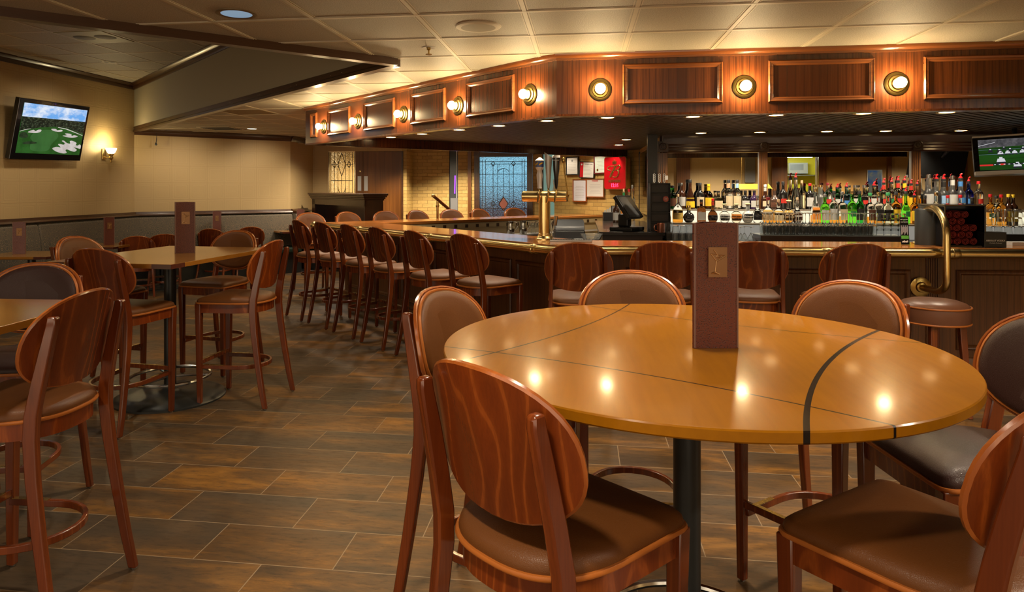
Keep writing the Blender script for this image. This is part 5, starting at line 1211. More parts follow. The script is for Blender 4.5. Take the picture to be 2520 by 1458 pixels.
for z, s, m, zz in ((0.215, 'GET LUCKY', WHITE, 0.0115), (0.193, 'PLAY SLOTS', WHITE, 0.0105), (0.2045, 'AND', CGR, 0.009)): text('card_lettering', s, zz, m, M @ Matrix.Translation((0, -0.0012, z)), cd, ext=0.0003)
mb = MB()
for k in range(7): mb.box(-0.028+k*0.008, -0.0225+k*0.008, -0.0012, 0, 0.085+0.01*(k % 3), 0.165-0.013*(k % 2), M)
plabel(mb.build('card_picture', plain('card_grey', (0.35, 0.33, 0.36), 0.5), cd, 0), 'grey figures printed on the card'); plabel(MB().box(-0.03, 0.03, -0.001, 0, 0.050, 0.078, M).build('card_band', CGR, cd, 0), 'green band'); mb = MB()
for k in range(6): mb.box(-0.024+k*0.008, -0.018+k*0.008, -0.001, 0, 0.018+0.002*(k % 2), 0.030+0.003*(k % 3), M)
plabel(mb.build('card_script', WHITE, cd, 0), 'white script marks at the foot of the card')
x, y = W(2453, 610, BARZ)
t = thing('bottle_caddy', 'low black box with white vodka lettering on the bar at the right', 'box', (x, y+0.07, BARZ), 0.03)
b_ = MB().box(-0.085, 0.085, -0.05, 0.05, 0.0005, 0.125).build('case', BLACKP, t, 0, bevel=0.003)
text('box_lettering', 'ABSOLUT VODKA', 0.018, WHITE, Matrix.Translation((0, -0.0515, 0.055)), b_, ext=0.0004, bold=0.0004); text('box_lettering', 'Cocktails Perfected', 0.012, WHITE, Matrix.Translation((0, -0.0515, 0.036)), b_, ext=0.0003, shear=0.3)
x, y = W(2506, 606, BARZ)
tag(MB().box(-0.06, 0.10, -0.05, 0.05, 0.0005, 0.03).build('napkin_stack', PAPER, None, 0, (x+0.03, y+0.08, BARZ), 0.03), 'stack of pale napkins at the right end of the bar', 'napkins')
# ------------------------------------------------------------------ sign and certificates on the brick wall
WB0, WB1 = (-0.53, 13.33), (0.97, 11.83); WR = rotz_of(WB0, WB1)
def on_brick(pxa, pxb, pya, pyb):
    a = online(pxa, WB0, WB1); b = online(pxb, WB0, WB1); c = ((a[0]+b[0])/2, (a[1]+b[1])/2); d = (a[2]+b[2])/2
    return (c[0], c[1], zat((pya+pyb)/2, d)), hypot2(a, b), (pyb-pya)*d/F_PX
c, w, h = on_brick(1496, 1556, 386, 467)
t = thing('beer_sign', 'red illuminated beer sign with gold crown, script B and red digits on the brick wall', 'sign', (c[0]-0.05, c[1]-0.05, c[2]), WR-0.10)
def rrect(w, h, r, n=6): return [(sx*(w/2-r)+r*math.cos(a0+PI/2*k/n), sz*(h/2-r)+r*math.sin(a0+PI/2*k/n)) for sx, sz, a0 in ((1, 1, 0), (-1, 1, PI/2), (-1, -1, PI), (1, -1, 3*PI/2)) for k in range(n+1)]
MX = Matrix.Rotation(PI/2, 4, 'X')
SIGNRED = NT('sign_red'); SIGNRED.set(Base_Color=(0.40, 0.004, 0.010), Roughness=0.2, Emission_Color=(0.45, 0.002, 0.006), Emission_Strength=0.10, Coat_Weight=0.5); SIGNRED = SIGNRED.m
MB().prism(rrect(w, h, 0.05), -0.05, 0.05, MX).build('case', GOLD, t, 40)
mb = MB(); mb.prism(rrect(w-0.022, h-0.022, 0.045), 0.049, 0.056, MX); plabel(mb.build('face', SIGNRED, t, 40), 'glossy red face')
y_ = -0.060
mb = MB(); cz = h*0.30; cr = [(-0.045, 0.0), (-0.062, 0.062), (-0.034, 0.030), (-0.030, 0.078), (-0.012, 0.038), (0.0, 0.092), (0.012, 0.038), (0.030, 0.078), (0.034, 0.030), (0.062, 0.062), (0.045, 0.0)]
mb.prism([(x, z+cz-0.02) for x, z in cr], 0.055, 0.064, MX); plabel(mb.build('crown', GOLD, t, 0), 'gold crown')
mb = MB()
def P3(pts): return [(x*w, y_, z*h) for x, z in pts]
mb.tube(P3([(0.10, 0.21), (-0.02, 0.215), (-0.20, 0.215), (-0.31, 0.18), (-0.33, 0.13), (-0.27, 0.095), (-0.16, 0.085)]), 0.009, 8, up=(0, 1, 0))
mb.tube(P3([(0.04, 0.20), (-0.05, 0.10), (-0.14, 0.0), (-0.20, -0.10), (-0.22, -0.125)]), [0.013, 0.016, 0.018, 0.014, 0.009], 8, up=(0, 1, 0))
mb.tube(P3([(-0.22, -0.125), (-0.15, -0.105), (-0.06, 0.02), (0.06, 0.17), (0.15, 0.225), (0.24, 0.235), (0.27, 0.19), (0.22, 0.12), (0.12, 0.085), (0.03, 0.09)]), [0.008, 0.008, 0.009, 0.010, 0.011, 0.013, 0.014, 0.013, 0.010, 0.008], 8, up=(0, 1, 0))
mb.tube(P3([(0.06, 0.09), (0.16, 0.075), (0.20, 0.02), (0.17, -0.06), (0.09, -0.12), (-0.02, -0.13), (-0.07, -0.105)]), [0.008, 0.012, 0.016, 0.015, 0.012, 0.010, 0.007], 8, up=(0, 1, 0))
plabel(mb.build('script_initial', GOLD, t, 60), 'raised gold script letter B')
text('sign_lettering', 'BUDWEISER', 0.058, GOLD, Matrix.Translation((0.0, -0.0575, -h*0.245)), t, ext=0.004, spacing=1.0, bold=0.001)
text('clock_digits', '12:16', 0.088, emit('digit_glow', (1.0, 0.03, 0.10), 3.0), Matrix.Translation((0.0, -0.0575, -h*0.375)), t, ext=0.001, bold=0.002)
def cert(label, r, frame_mat, fw, mats, lines=6, tilt=0.0, extra=None):
    c, w, h = on_brick(*r); t = thing('framed_certificate', label, 'framed notice', (c[0]-0.02, c[1]-0.02, c[2]), WR, 'framed notices on the brick wall')
    t.rotation_euler = (0, tilt, WR)
    mb = MB(); mb.frame(w, h, fw, 0.022, Matrix.Identity(4)); mb.build('frame', frame_mat, t, 30)
    iw, ih = w-2*fw, h-2*fw
    MB().box(-iw/2-0.003, iw/2+0.003, -0.006, 0.004, -ih/2-0.003, ih/2+0.003).build('sheet', mats, t, 0)
    mb = MB(); random.seed(int(w*1e4))
    for k in range(lines):
        z = ih/2-ih*(0.30+0.6*k/lines); u = iw*random.uniform(0.25, 0.42); mb.box(-u, u, -0.0072, -0.006, z-0.0018, z+0.0018)
    plabel(mb.build('print_lines', plain('grey_ink', (0.25, 0.25, 0.26), 0.7) if 'grey_ink' not in bpy.data.materials else bpy.data.materials['grey_ink'], t, 0), 'rows of small grey print')
    return t, iw, ih
t, iw, ih = cert('white certificate in a thick black frame with a small emblem, leftmost in the upper row', (1396, 1427, 386, 432), BLACKG, 0.026, PAPER, 6)
mb = MB(); mb.lathe([(0.0, 0), (0.022, 0), (0.022, 0.002), (0.0, 0.002)], 16, M=Matrix.Translation((0, -0.006, ih*0.33)) @ MX); plabel(mb.build('emblem', GREYP, t), 'small round grey emblem')
t, iw, ih = cert('warning notice with a red stripe at its left in a black frame', (1429, 1466, 398, 439), BLACKG, 0.018, plain('pale_sheet', (0.62, 0.64, 0.62), 0.6), 7, 0.05)
plabel(MB().box(-iw/2, -iw/2+iw*0.24, -0.0075, -0.006, -ih/2, ih/2).build('red_stripe', RED, t, 0), 'red stripe'); text('notice_heading', 'GOVERNMENT WARNING', 0.0165, INK, Matrix.Translation((iw*0.13, -0.0075, ih*0.38)), t, ext=0.0005, bold=0.0006)
mb = MB(); mb.lathe([(0.0, 0), (0.017, 0), (0.017, 0.002), (0.0, 0.002)], 16, M=Matrix.Translation((-iw*0.38, -0.0075, ih*0.36)) @ MX); plabel(mb.build('emblem', PAPER, t), 'white round emblem')
t, iw, ih = cert('green-tinted certificate with gold seal in a dark red frame beside the red sign', (1465, 1506, 382, 428), plain('dark_red_frame', (0.14, 0.015, 0.02), 0.3), 0.024, plain('green_tint_sheet', (0.55, 0.66, 0.60), 0.6), 7, -0.03)
mb = MB(); mb.lathe([(0.0, 0), (0.022, 0), (0.022, 0.002), (0.0, 0.002)], 16, M=Matrix.Translation((-iw*0.33, -0.006, -ih*0.33)) @ MX); plabel(mb.build('seal', GOLD, t), 'gold seal')
t, iw, ih = cert('bluish white printed form in a brown wooden frame, left of the lower pair', (1413, 1447, 441, 497), EDGE_WOOD, 0.022, plain('blue_tint_sheet', (0.56, 0.60, 0.68), 0.6), 8)
t, iw, ih = cert('white notice with a red heading in a brown wooden frame, right of the lower pair', (1446, 1490, 440, 486), EDGE_WOOD, 0.018, PAPER, 7)
text('notice_heading', 'WARNING', 0.030, RED, Matrix.Translation((0, -0.0075, ih*0.42)), t, ext=0.0005, bold=0.001)
# side mirror on the return wall and small camera on the soffit
t = thing('side_mirror', 'narrow mirror beside the red sign at the left end of the back bar', 'mirror')
MB().box(0.955, 0.968, 9.0, 11.75, 1.15, 2.12).build('mirror_pane', MIRROR, t, 0); MB().box(0.950, 0.968, 11.75, 11.80, 1.10, 2.16).build('mirror_frame', BLACK, t, 0)
x, y = W(1362, 376, 2.13); mb = MB(); q = Vector((x, y, 2.13)); mb.tube([q+Vector((-0.08, 0, 0.06)), q+Vector((0.0, -0.05, 0.0)), q+Vector((0.05, -0.08, -0.035))], 0.024, 12); mb.tube([q+Vector((-0.06, 0, 0.05)), Vector((q.x-0.06, q.y, CEIL-0.003))], 0.012, 8)
tag(mb.build('spotlight', BLACKP), 'small black camera-like spotlight hanging from the soffit above the tap handles', 'spotlight')
# ------------------------------------------------------------------ entry: sidelight, wooden doors, stained-glass door
CAME = plain('lead_came', (0.05, 0.045, 0.04), 0.4, 0.6)
def leaded(name, col, bumpy, rough=0.12, em=None):
    m = NT(name); v = m.coord(); vo = m.n('ShaderNodeTexVoronoi', feature='F1'); m.l(v, vo.inputs['Vector']); vo.inputs['Scale'].default_value = 42
    m.set(Base_Color=col, Roughness=rough, IOR=1.4, Transmission_Weight=1.0); m.bump(m.math('ADD', vo.outputs['Distance'], m.noise(v, 70, 2)), bumpy, 0.02); return m.m
t = thing('leaded_sidelight', 'clear leaded-glass sidelight with a diamond, left of the wooden doors', 'window', (XS0, YD, 0)); wS = XS1-XS0
struct_z0, struct_z1 = 0.12, 2.28
MB().box(0.01, wS-0.01, 0.03, 0.04, struct_z0, struct_z1).build('pane', leaded('clear_leaded', (0.86, 0.82, 0.62), 0.5), t, 0)
mb = MB()
def bar2(x0, z0, x1, z1, w_=0.006): mb.tube([(x0, 0.022, z0), (x1, 0.022, z1)], w_, 6, up=(0.2, 1, 0.1))
zc = zat(405, 14.0); 
for fx in (0.02, 0.09, 0.22, 0.355, 0.5, 0.645, 0.78, 0.91, 0.98): 
    if fx == 0.5: bar2(fx*wS, struct_z0, fx*wS, zc-0.22); bar2(fx*wS, zc+0.22, fx*wS, struct_z1)
    else: bar2(fx*wS, struct_z0, fx*wS, struct_z1)
for fz in (0.3, 0.9, 1.45, zc+0.33, zc-0.33): bar2(0.09*wS, fz, 0.91*wS, fz)
for a, b in (((0.5, zc+0.24), (0.355, zc)), ((0.355, zc), (0.5, zc-0.24)), ((0.5, zc-0.24), (0.645, zc)), ((0.645, zc), (0.5, zc+0.24))): bar2(a[0]*wS, a[1], b[0]*wS, b[1], 0.007)
for cxx in (0.22, 0.78):
    for a, b in (((0, 0.07), (-0.07, 0)), ((-0.07, 0), (0, -0.07)), ((0, -0.07), (0.07, 0)), ((0.07, 0), (0, 0.07))): bar2((cxx+a[0])*wS, zc+a[1], (cxx+b[0])*wS, zc+b[1], 0.006)
bar2(0.09*wS, zc, 0.355*wS, zc); bar2(0.645*wS, zc, 0.91*wS, zc)
mb.tube([(wS*(0.5+0.145*math.cos(a)), 0.022, zat(470, 14.0)+0.10+0.16*math.sin(a)) for a in [PI+PI*k/12 for k in range(13)]], 0.006, 6, up=(0, 1, 0)); bar2(0.355*wS, zc, 0.355*wS, zat(470, 14)+0.1); bar2(0.645*wS, zc, 0.645*wS, zat(470, 14)+0.1)
plabel(mb.build('lead_lines', CAME, t), 'lead lines with a central diamond')
plabel(MB().box(0.0, wS, -0.01, 0.06, 0.02, 0.119).build('sill', DOOR_WOOD, t, 0), 'wooden sill')
t = thing('entry_doors', 'pair of tall oak entry doors with pale push plates', 'door', (XS1, YD, 0)); wD = XDR-XS1
def dx(px): return online(px, (0, YD), (1, YD))[0]-XS1
a, b, e = dx(892), dx(986), dx(998)
MB().box(0.003, a-0.002, 0.03, 0.08, 0.005, 2.298).build('door_leaf', DOOR_WOOD, t, 0, bevel=0.004); MB().box(a+0.002, b, 0.03, 0.08, 0.005, 2.298).build('door_leaf', DOOR_WOOD, t, 0, bevel=0.004)
MB().box(b, b+0.05, 0.0, 0.08, 0.005, 2.298).build('door_stop', DOOR_WOOD, t, 0); MB().box(b+0.055, wD-0.005, -0.02, 0.09, 0.01, 2.29).build('door_jamb', TRIM_WOOD, t, 0, bevel=0.006)
for px0, px1 in ((879, 888), (895, 904)): plabel(MB().box(dx(px0), dx(px1), 0.026, 0.031, zat(470, 14.0), zat(434, 14.0)).build('push_plate', SILVER, t, 0, bevel=0.001), 'pale metal push plate')
MB().lathe([(0.0, 0), (0.02, 0), (0.02, 0.012), (0, 0.014)], 16, M=Matrix.Translation((dx(885), 0.03, zat(422, 14.0))) @ MX).build('lock', BRASS, t)
# vestibule wall: dark window, stained-glass door and a teal glass panel
def vx(px): return online(px, (0, YE), (1, YE))[0]
dV = online(1235, (0, YE), (1, YE))[2]
t = thing('glass_door', 'stained-glass entry door with blue daylight behind, arch and diamonds in lead lines', 'door', (D0, YE, 0)); wV = D1-D0
fw = 0.115
mb = MB(); mb.box(0.005, fw, -0.03, 0.07, 0, 2.35); mb.box(wV-fw, wV-0.005, -0.03, 0.07, 0, 2.35); mb.box(fw, wV-fw, -0.03, 0.07, 2.19, 2.35); mb.box(fw, wV-fw, 0.0, 0.07, 0.0, 0.35)
for k in range(3): mb.box(0.025+k*0.03, 0.038+k*0.03, -0.038, -0.028, 0.1, 2.18); mb.box(wV-0.038-k*0.03, wV-0.025-k*0.03, -0.038, -0.028, 0.1, 2.18); mb.box(fw, wV-fw, -0.038, -0.028, 2.22+k*0.035, 2.235+k*0.035)
mb.build('frame', TRIM_WOOD, t, 0)
for xx in (0.055, wV-0.055):
    mb = MB(); mb.cbox((xx, -0.035, 2.27), (0.11, 0.03, 0.13)); mb.lathe([(0.0, 0), (0.04, 0), (0.04, 0.008), (0.03, 0.010), (0.026, 0.003), (0.014, 0.003), (0.010, 0.009), (0, 0.009)], 20, M=Matrix.Translation((xx, -0.049, 2.27)) @ MX); plabel(mb.build('corner_block', TRIM_WOOD, t, 25), 'bullseye corner block')
gw = wV-2*fw
MB().box(fw, wV-fw, 0.03, 0.038, 0.35, 2.19).build('pane', leaded('blue_leaded', (0.80, 0.92, 0.98), 0.9, 0.10), t, 0)
mb = MB()
def b3(x0, z0, x1, z1, w_=0.0055): mb.tube([(fw+x0*gw, 0.022, z0), (fw+x1*gw, 0.022, z1)], w_, 6, up=(0.2, 1, 0.1))
def zz(py): return zat(py, dV)
for fx in (0.05, 0.12, 0.28, 0.38, 0.62, 0.71, 0.89, 0.95): b3(fx, 0.35, fx, zz(405) if fx in (0.38, 0.62) else zz(393) if fx not in (0.28, 0.71) else zz(404))
b3(0.5, zz(415), 0.5, zz(484))
for py in (398, 404): b3(0.12 if py == 404 else 0.0, zz(py), 0.89 if py == 404 else 1.0, zz(py))
for py in (429, 460, 514): b3(0.0, zz(py), 1.0, zz(py))
def dia(cx_, py, rx, ry): 
    for a, b in (((0, ry), (-rx, 0)), ((-rx, 0), (0, -ry)), ((0, -ry), (rx, 0)), ((rx, 0), (0, ry))): b3(cx_+a[0], zz(py)+a[1], cx_+b[0], zz(py)+b[1], 0.007)
dia(0.28, 403, 0.04, 0.05); dia(0.71, 403, 0.04, 0.05); dia(0.5, 502, 0.10, 0.15); dia(0.28, 502, 0.05, 0.055); dia(0.71, 502, 0.05, 0.055)
mb.tube([(fw+gw*(0.5+0.12*math.cos(a)), 0.022, zz(426)+0.09*math.sin(a)) for a in [PI*k/12 for k in range(13)]], 0.0055, 6, up=(0, 1, 0))
plabel(mb.build('lead_lines', CAME, t), 'lead lines with arch and diamonds')
plabel(MB().prism([(fw+gw*0.40, zz(502)), (fw+gw*0.5, zz(502)-0.15), (fw+gw*0.60, zz(502)), (fw+gw*0.5, zz(502)+0.15)], -0.030, -0.026, MX).build('diamond_pane', plain('rust_glass', (0.22, 0.07, 0.05), 0.2), t, 0), 'rust-coloured diamond')
t = thing('dark_window', 'narrow dark window with purple neon beyond the handrail', 'window', (G0, YE, 0)); wG = G1-G0
MB().box(0.0, wG, 0.05, 0.06, 0.2, 2.5).build('pane', plain('dark_pane', (0.02, 0.024, 0.026), 0.1), t, 0); MB().box(wG*0.80, wG*0.88, 0.03, 0.05, 1.0, 2.5).build('mullion', SILVER, t, 0)
mb = MB(); mb.tube([(wG*0.64, 0.04, zat(432, dV)), (wG*0.60, 0.04, zat(477, dV))], 0.012, 8); plabel(mb.build('neon_tube', emit('neon_purple', (0.25, 0.05, 1.0), 2.2), t), 'purple neon tube')
MB().box(wG*0.15, wG*0.95, 0.01, 0.05, 0.25, zat(488, dV)).build('panel', GREYP, t, 0)
t = thing('teal_glass_panel', 'teal glass panel with white line drawing behind the beer taps', 'window', (H0, YE, 0)); wH = H1-H0
TEAL = NT('teal_glass'); TEAL.set(Base_Color=(0.12, 0.24, 0.20), Roughness=0.2, Emission_Color=(0.20, 0.40, 0.34), Emission_Strength=0.28); TEAL = TEAL.m
MB().box(0.0, wH, 0.05, 0.06, 0.2, 2.5).build('pane', TEAL, t, 0); MB().box(0.0, wH*0.08, 0.0, 0.05, 0.2, 2.5).build('frame', BLACK, t, 0)
mb = MB()
for x0, p0, x1, p1 in ((0.80, 428, 0.80, 478), (0.64, 443, 0.93, 449), (0.60, 471, 0.93, 462), (0.93, 385, 0.93, 478), (0.60, 473, 0.93, 474), (0.66, 446, 0.70, 458), (0.70, 458, 0.62, 470)): mb.tube([(x0*wH, 0.043, zat(p0, dV)), (x1*wH, 0.043, zat(p1, dV))], 0.011, 6, up=(0.1, 1, 0.2))
plabel(mb.build('white_lines', WHITE, t), 'white line drawing')
struct(MB().box(vx(1152), vx(1160), YE-0.05, YE, 0, 2.5).build('trim_vestibule_1', DOOR_WOOD, None, 0))
DAY = NT('daylight_beyond'); v = DAY.coord(); sp_ = DAY.n('ShaderNodeSeparateXYZ'); DAY.l(v, sp_.inputs[0])
n = DAY.noise(v, 3.0, 4, 0.6); vo = DAY.n('ShaderNodeTexVoronoi'); DAY.l(v, vo.inputs['Vector']); vo.inputs['Scale'].default_value = 9
spk = DAY.ramp(vo.outputs['Distance'], [(0.0, 1.0), (0.18, 0.0)])
col = DAY.mix(DAY.ramp(n, [(0.35, 0.0), (0.62, 1.0)]), (0.03, 0.16, 0.30), (0.34, 0.62, 0.70)); col = DAY.mix(spk, col, (2.5, 2.6, 2.4))  # daylight and its glints painted into the glow of the backdrop
col = DAY.mix(DAY.ramp(sp_.outputs[2], [(0.385, 1.0), (0.42, 0.0)]), col, (0.05, 0.022, 0.025))  # brown foot paints the floor reflection into the backdrop
# the ramp input runs over metres scaled to 0..1 below
for l_ in list(DAY.t.links):
    if l_.from_node == sp_: 
        dst = l_.to_socket; DAY.t.links.remove(l_); DAY.l(DAY.math('DIVIDE', sp_.outputs[2], 3.4), dst)
DAY.set(Base_Color=(0, 0, 0), Emission_Color=col, Emission_Strength=1.0); DAY = DAY.m
struct(MB().box(D0-0.6, D1+0.5, YE+1.2, YE+1.25, 0, 2.6).build('daylight_backdrop', DAY, None, 0))  # luminous sheet standing in for the daylight outside
struct(MB().box(XS0-0.6, XS1+0.4, YD+1.3, YD+1.35, 0, 2.6).build('wall_foyer', PAPERW, None, 0))
# handrail
p0 = c2w((1066-CX)*12.6/F_PX, 12.6); p1 = c2w((1128-CX)*12.9/F_PX, 12.9)
t = thing('stair_handrail', 'sloping handrail on a brass post in front of the dark window', 'handrail')
a = Vector((*p0, zat(482, 12.6))); b = Vector((*p1, zat(535, 12.9))); mb = MB(); mb.tube([a, b, b+(b-a)*0.6], 0.030, 12); mb.build('rail', MOULD_WOOD, t)
q = a+(b-a)*0.17; mb = MB(); mb.tube([q-Vector((0, 0, 0.03)), (q.x, q.y, 0.0)], 0.022, 12); mb.lathe([(0.03, 0), (0.036, 0.02), (0.024, 0.05)], 12, (q.x, q.y, q.z-0.14)); mb.lathe([(0.0, 0.0), (0.07, 0), (0.07, 0.01), (0.022, 0.03)], 16, (q.x, q.y, 0)); mb.build('post', BRASS, t)
mb = MB(); mb.lathe([(0.0, -0.035), (0.03, -0.02), (0.037, 0), (0.03, 0.02), (0, 0.035)], 14, a); mb.build('rail_end', BRASS, t, 60)
# host stand
cx0, cy0 = c2w((898-CX)*11.6/F_PX, 11.6)
far = online(768, (cx0, cy0), (cx0-0.7071, cy0+0.7071)); wF = hypot2((cx0, cy0), far); sd = online(943, (cx0, cy0), (cx0+0.7071, cy0+0.7071)); wS2 = hypot2((cx0, cy0), sd)
zt = zat(477, 11.6)
t = thing('host_stand', 'dark mahogany host stand with an open recessed front, beside the entry doors', 'cabinet', (far[0], far[1], 0), rotz_of(far, (cx0, cy0)))
RED_WOOD = wood('mahogany', (0.022, 0.007, 0.004), (0.055, 0.017, 0.009), (0.08, 0.03, 0.015), 'Z', lines=70, dist=4.0, stretch=0.08, rough=0.3, coat=0.3, line_amt=0.3, fine=0.4)
mb = MB(); fwid = 0.13
mb.box(0, fwid, 0, 0.03, 0, zt-0.12); mb.box(wF-fwid*0.25, wF, 0, 0.03, 0, zt-0.12); mb.box(0, wF, 0, 0.03, zt-0.22, zt-0.12); mb.box(0, wF, wS2-0.03, wS2, 0, zt-0.12); mb.box(0, 0.03, 0.03, wS2, 0, zt-0.12); mb.box(wF-0.03, wF, 0.03, wS2, 0, zt-0.12); mb.box(0.03, wF-0.03, 0.25, 0.27, 0.0, zt-0.12); mb.box(0.03, wF-0.03, 0.03, wS2-0.03, 0.5, 0.53)
mb.build('body', RED_WOOD, t, 0)
mb = MB()
for k, (o_, z0, z1) in enumerate(((0.015, zt-0.12, zt-0.095), (0.03, zt-0.094, zt-0.065), (0.05, zt-0.064, zt-0.035), (0.065, zt-0.034, zt))): mb.box(-o_, wF+o_, -o_, wS2+o_, z0, z1)
plabel(mb.build('top_moulding', RED_WOOD, t, 0, bevel=0.004), 'stepped moulded top')
# ------------------------------------------------------------------ banquette along the two walls
t = thing('banquette', 'long corner banquette in patterned olive fabric under a wooden rail', 'banquette')
def banq(p, q, x0, x1, nseg):
    fr = frame_at(p, q); L = hypot2(p, q); x1 = L if x1 is None else x1
    for k in range(nseg):
        a = x0+(x1-x0)*k/nseg; b = x0+(x1-x0)*(k+1)/nseg
        mb = MB(); mb.rings([[(xx, yy, z) for yy, z in ((-0.005, 0.42), (-0.19, 0.42), (-0.20, 0.5), (-0.165, 0.85), (-0.13, 1.04), (-0.10, 1.075), (-0.005, 1.075))] for xx in (a+0.006, b-0.006)])
        mb.build('back_cushion', FABRIC, t, 30, (p[0], p[1], 0), rotz_of(p, q), bevel=0.02)
        mb = MB(); mb.box(a+0.006, b-0.006, -0.60, -0.20, 0.36, 0.475); plabel(mb.build('seat_cushion', GREENV, t, 0, (p[0], p[1], 0), rotz_of(p, q), bevel=0.035), 'dark green vinyl seat cushion')
    mb = MB(); mb.box(x0, x1, -0.55, -0.005, 0.0, 0.358); mb.build('plinth', BLACK, t, 0, (p[0], p[1], 0), rotz_of(p, q))
    mb = MB(); mb.rings([[(xx, yy, z) for yy, z in ((-0.003, 1.082), (-0.12, 1.082), (-0.135, 1.095), (-0.12, 1.115), (-0.05, 1.12), (-0.04, 1.150), (-0.003, 1.150))] for xx in (x0, x1)]); plabel(mb.build('top_rail', TRIM_WOOD, t, 30, (p[0], p[1], 0), rotz_of(p, q)), 'dark wooden top rail')
banq((XL, 4.0), PB, 0, None, 3); banq(PB, PC, 0.0, None, 2); banq(PC, PD, 0.0, 0.75, 1)
# ------------------------------------------------------------------ wall television with a golf course picture
def quad_tv(name, label, pts, rim, thick, body_mat, group=None, sides=(0.04, 0.04, 0.04, 0.06)):
    """pts: world corners TL, TR, BR, BL of the bezel; returns the thing and a map from screen u,v (0..1, v down) to local points"""
    TL, TR, BR, BL = [Vector(p) for p in pts]; c = (TL+TR+BR+BL)/4; ux = ((TR-TL)+(BR-BL)).normalized(); uz = ((TL-BL)+(TR-BR)); uz = (uz-ux*uz.dot(ux)).normalized(); n = uz.cross(ux)*-1
    w = ((TR-TL).length+(BR-BL).length)/2; h = ((TL-BL).length+(TR-BR).length)/2
    M = Matrix((( ux.x, -n.x, uz.x, c.x), (ux.y, -n.y, uz.y, c.y), (ux.z, -n.z, uz.z, c.z), (0, 0, 0, 1)))
    t = thing(name, label, 'television', group=group); t.matrix_world = M
    return t, w, h
def tvp(px, py, X):   # a point on the plane x = X seen at the pixel
    x, y, d = online(px, (X, 0), (X, 1)); return (x, y, zat(py, d))
TLp, BLp = tvp(42, 240, XL+0.27), tvp(31, 391, XL+0.10); TRp, BRp = tvp(215, 263, XL+0.27), tvp(204, 396, XL+0.10)
t, w, h = quad_tv('television', 'black wall television tilted down, showing a golf course, left of the sconce', (TLp, TRp, BRp, BLp), 0.03, 0.08, BLACKG)
# the local frame has +y toward the wall; make sure the screen faces the room
FLIP = 1 if (t.matrix_world.to_3x3() @ Vector((0, 1, 0))).x < 0 else -1
def face(y): return y*FLIP
mb = MB(); mb.box(-w/2, w/2, min(0, face(0.07)), max(0, face(0.07)), -h/2, h/2); mb.build('case', BLACKG, t, 0, bevel=0.006)
mb = MB(); mb.box(-0.2, 0.2, min(face(0.07), face(0.16)), max(face(0.07), face(0.16)), -0.15, 0.1); mb.build('wall_bracket', BLACK, t, 0)
sl, sr, st, sb = 0.075, 0.045, 0.055, 0.085; SW, SH = w-sl-sr, h-st-sb
def scr(u, v, k=0): return (-w/2+sl+u*SW, face(-0.004-0.0006*k), h/2-st-v*SH)
def em_noise(name, c0, c1, scale, s=1.0, stops=(0.4, 0.6), st=(1, 1, 1), detail=5):
    m = NT(name); v = m.coord(scale=st); col = m.ramp(m.noise(v, scale, detail, 0.65), [(stops[0], c0), (stops[1], c1)]); m.set(Base_Color=(0, 0, 0), Emission_Color=col, Emission_Strength=s, Roughness=0.3); return m.m
SKY = em_noise('screen_sky', (0.14, 0.38, 0.80), (0.72, 0.78, 0.88), 3.2, 0.65, (0.42, 0.60), (1, 1, 2.2)); TREES = em_noise('screen_trees', (0.004, 0.010, 0.006), (0.10, 0.13, 0.07), 24, 0.6, (0.48, 0.74), (1, 1, 2)); GRASS = em_noise('screen_grass', (0.014, 0.065, 0.010), (0.024, 0.11, 0.018), 5, 0.6); SAND = em_noise('screen_sand', (0.50, 0.45, 0.42), (0.62, 0.57, 0.54), 9, 0.62); TREE1 = em_noise('screen_shadow', (0.008, 0.02, 0.008), (0.02, 0.035, 0.015), 20, 0.75); GREEN2 = em_noise('screen_green', (0.032, 0.11, 0.026), (0.04, 0.135, 0.032), 6, 0.6)
scrn = MB().box(-w/2+sl, w/2-sr, min(face(-0.003), face(0.001)), max(face(-0.003), face(0.001)), -h/2+sb, h/2-st).build('screen', GRASS, t, 0)
TL_, TR_, BR_, BL_ = (355, 190), (1462, 332), (1390, 1172), (262, 1115)
def inv(px, py):
    u = v = 0.5
    for _ in range(25):
        ax = TL_[0]+(BL_[0]-TL_[0])*v; bx_ = TR_[0]+(BR_[0]-TR_[0])*v; u = (px-ax)/(bx_-ax)
        ay = TL_[1]+(TR_[1]-TL_[1])*u; by_ = BL_[1]+(BR_[1]-BL_[1])*u; v = (py-ay)/(by_-ay)
    return u, v
def patch(pts, k, mat, name, raw=False):
    uv = pts if raw else [inv(*p) for p in pts]; uv = [(min(1, max(0, u)), min(1, max(0, v))) for u, v in uv]
    MBq.m = MMAP[mat]; MBq.add([scr(u, v, k) for u, v in uv], [tuple(range(len(uv)))])
def smooth(pts, n=5):
    out = []; m = len(pts)
    for i in range(m):
        p0, p1, p2, p3 = [Vector(pts[(i+j) % m]) for j in (-1, 0, 1, 2)]
        for k in range(n):
            s = k/n; q = 0.5*((2*p1)+(p2-p0)*s+(2*p0-5*p1+4*p2-p3)*s*s+(3*p1-p0-3*p2+p3)*s**3); out.append((q.x, q.y))
    return out
MBq = MB(); PICM = [SKY, TREES, GREEN2, SAND, TREE1]; MMAP = {m: i for i, m in enumerate(PICM)}
patch([(0, 0), (1, 0), (1, 0.26), (0.5, 0.265), (0, 0.275)], 1, SKY, 's', True); patch([(0, 0.27), (0.5, 0.262), (1, 0.255), (1, 0.53), (0.7, 0.43), (0.5, 0.42), (0.3, 0.46), (0, 0.55)], 1, TREES, 't', True)
patch(smooth([(480, 830), (560, 730), (740, 690), (900, 720), (960, 820), (850, 960), (800, 1070), (640, 1095), (500, 1060), (490, 960), (520, 900)]), 1, GREEN2, 'g')
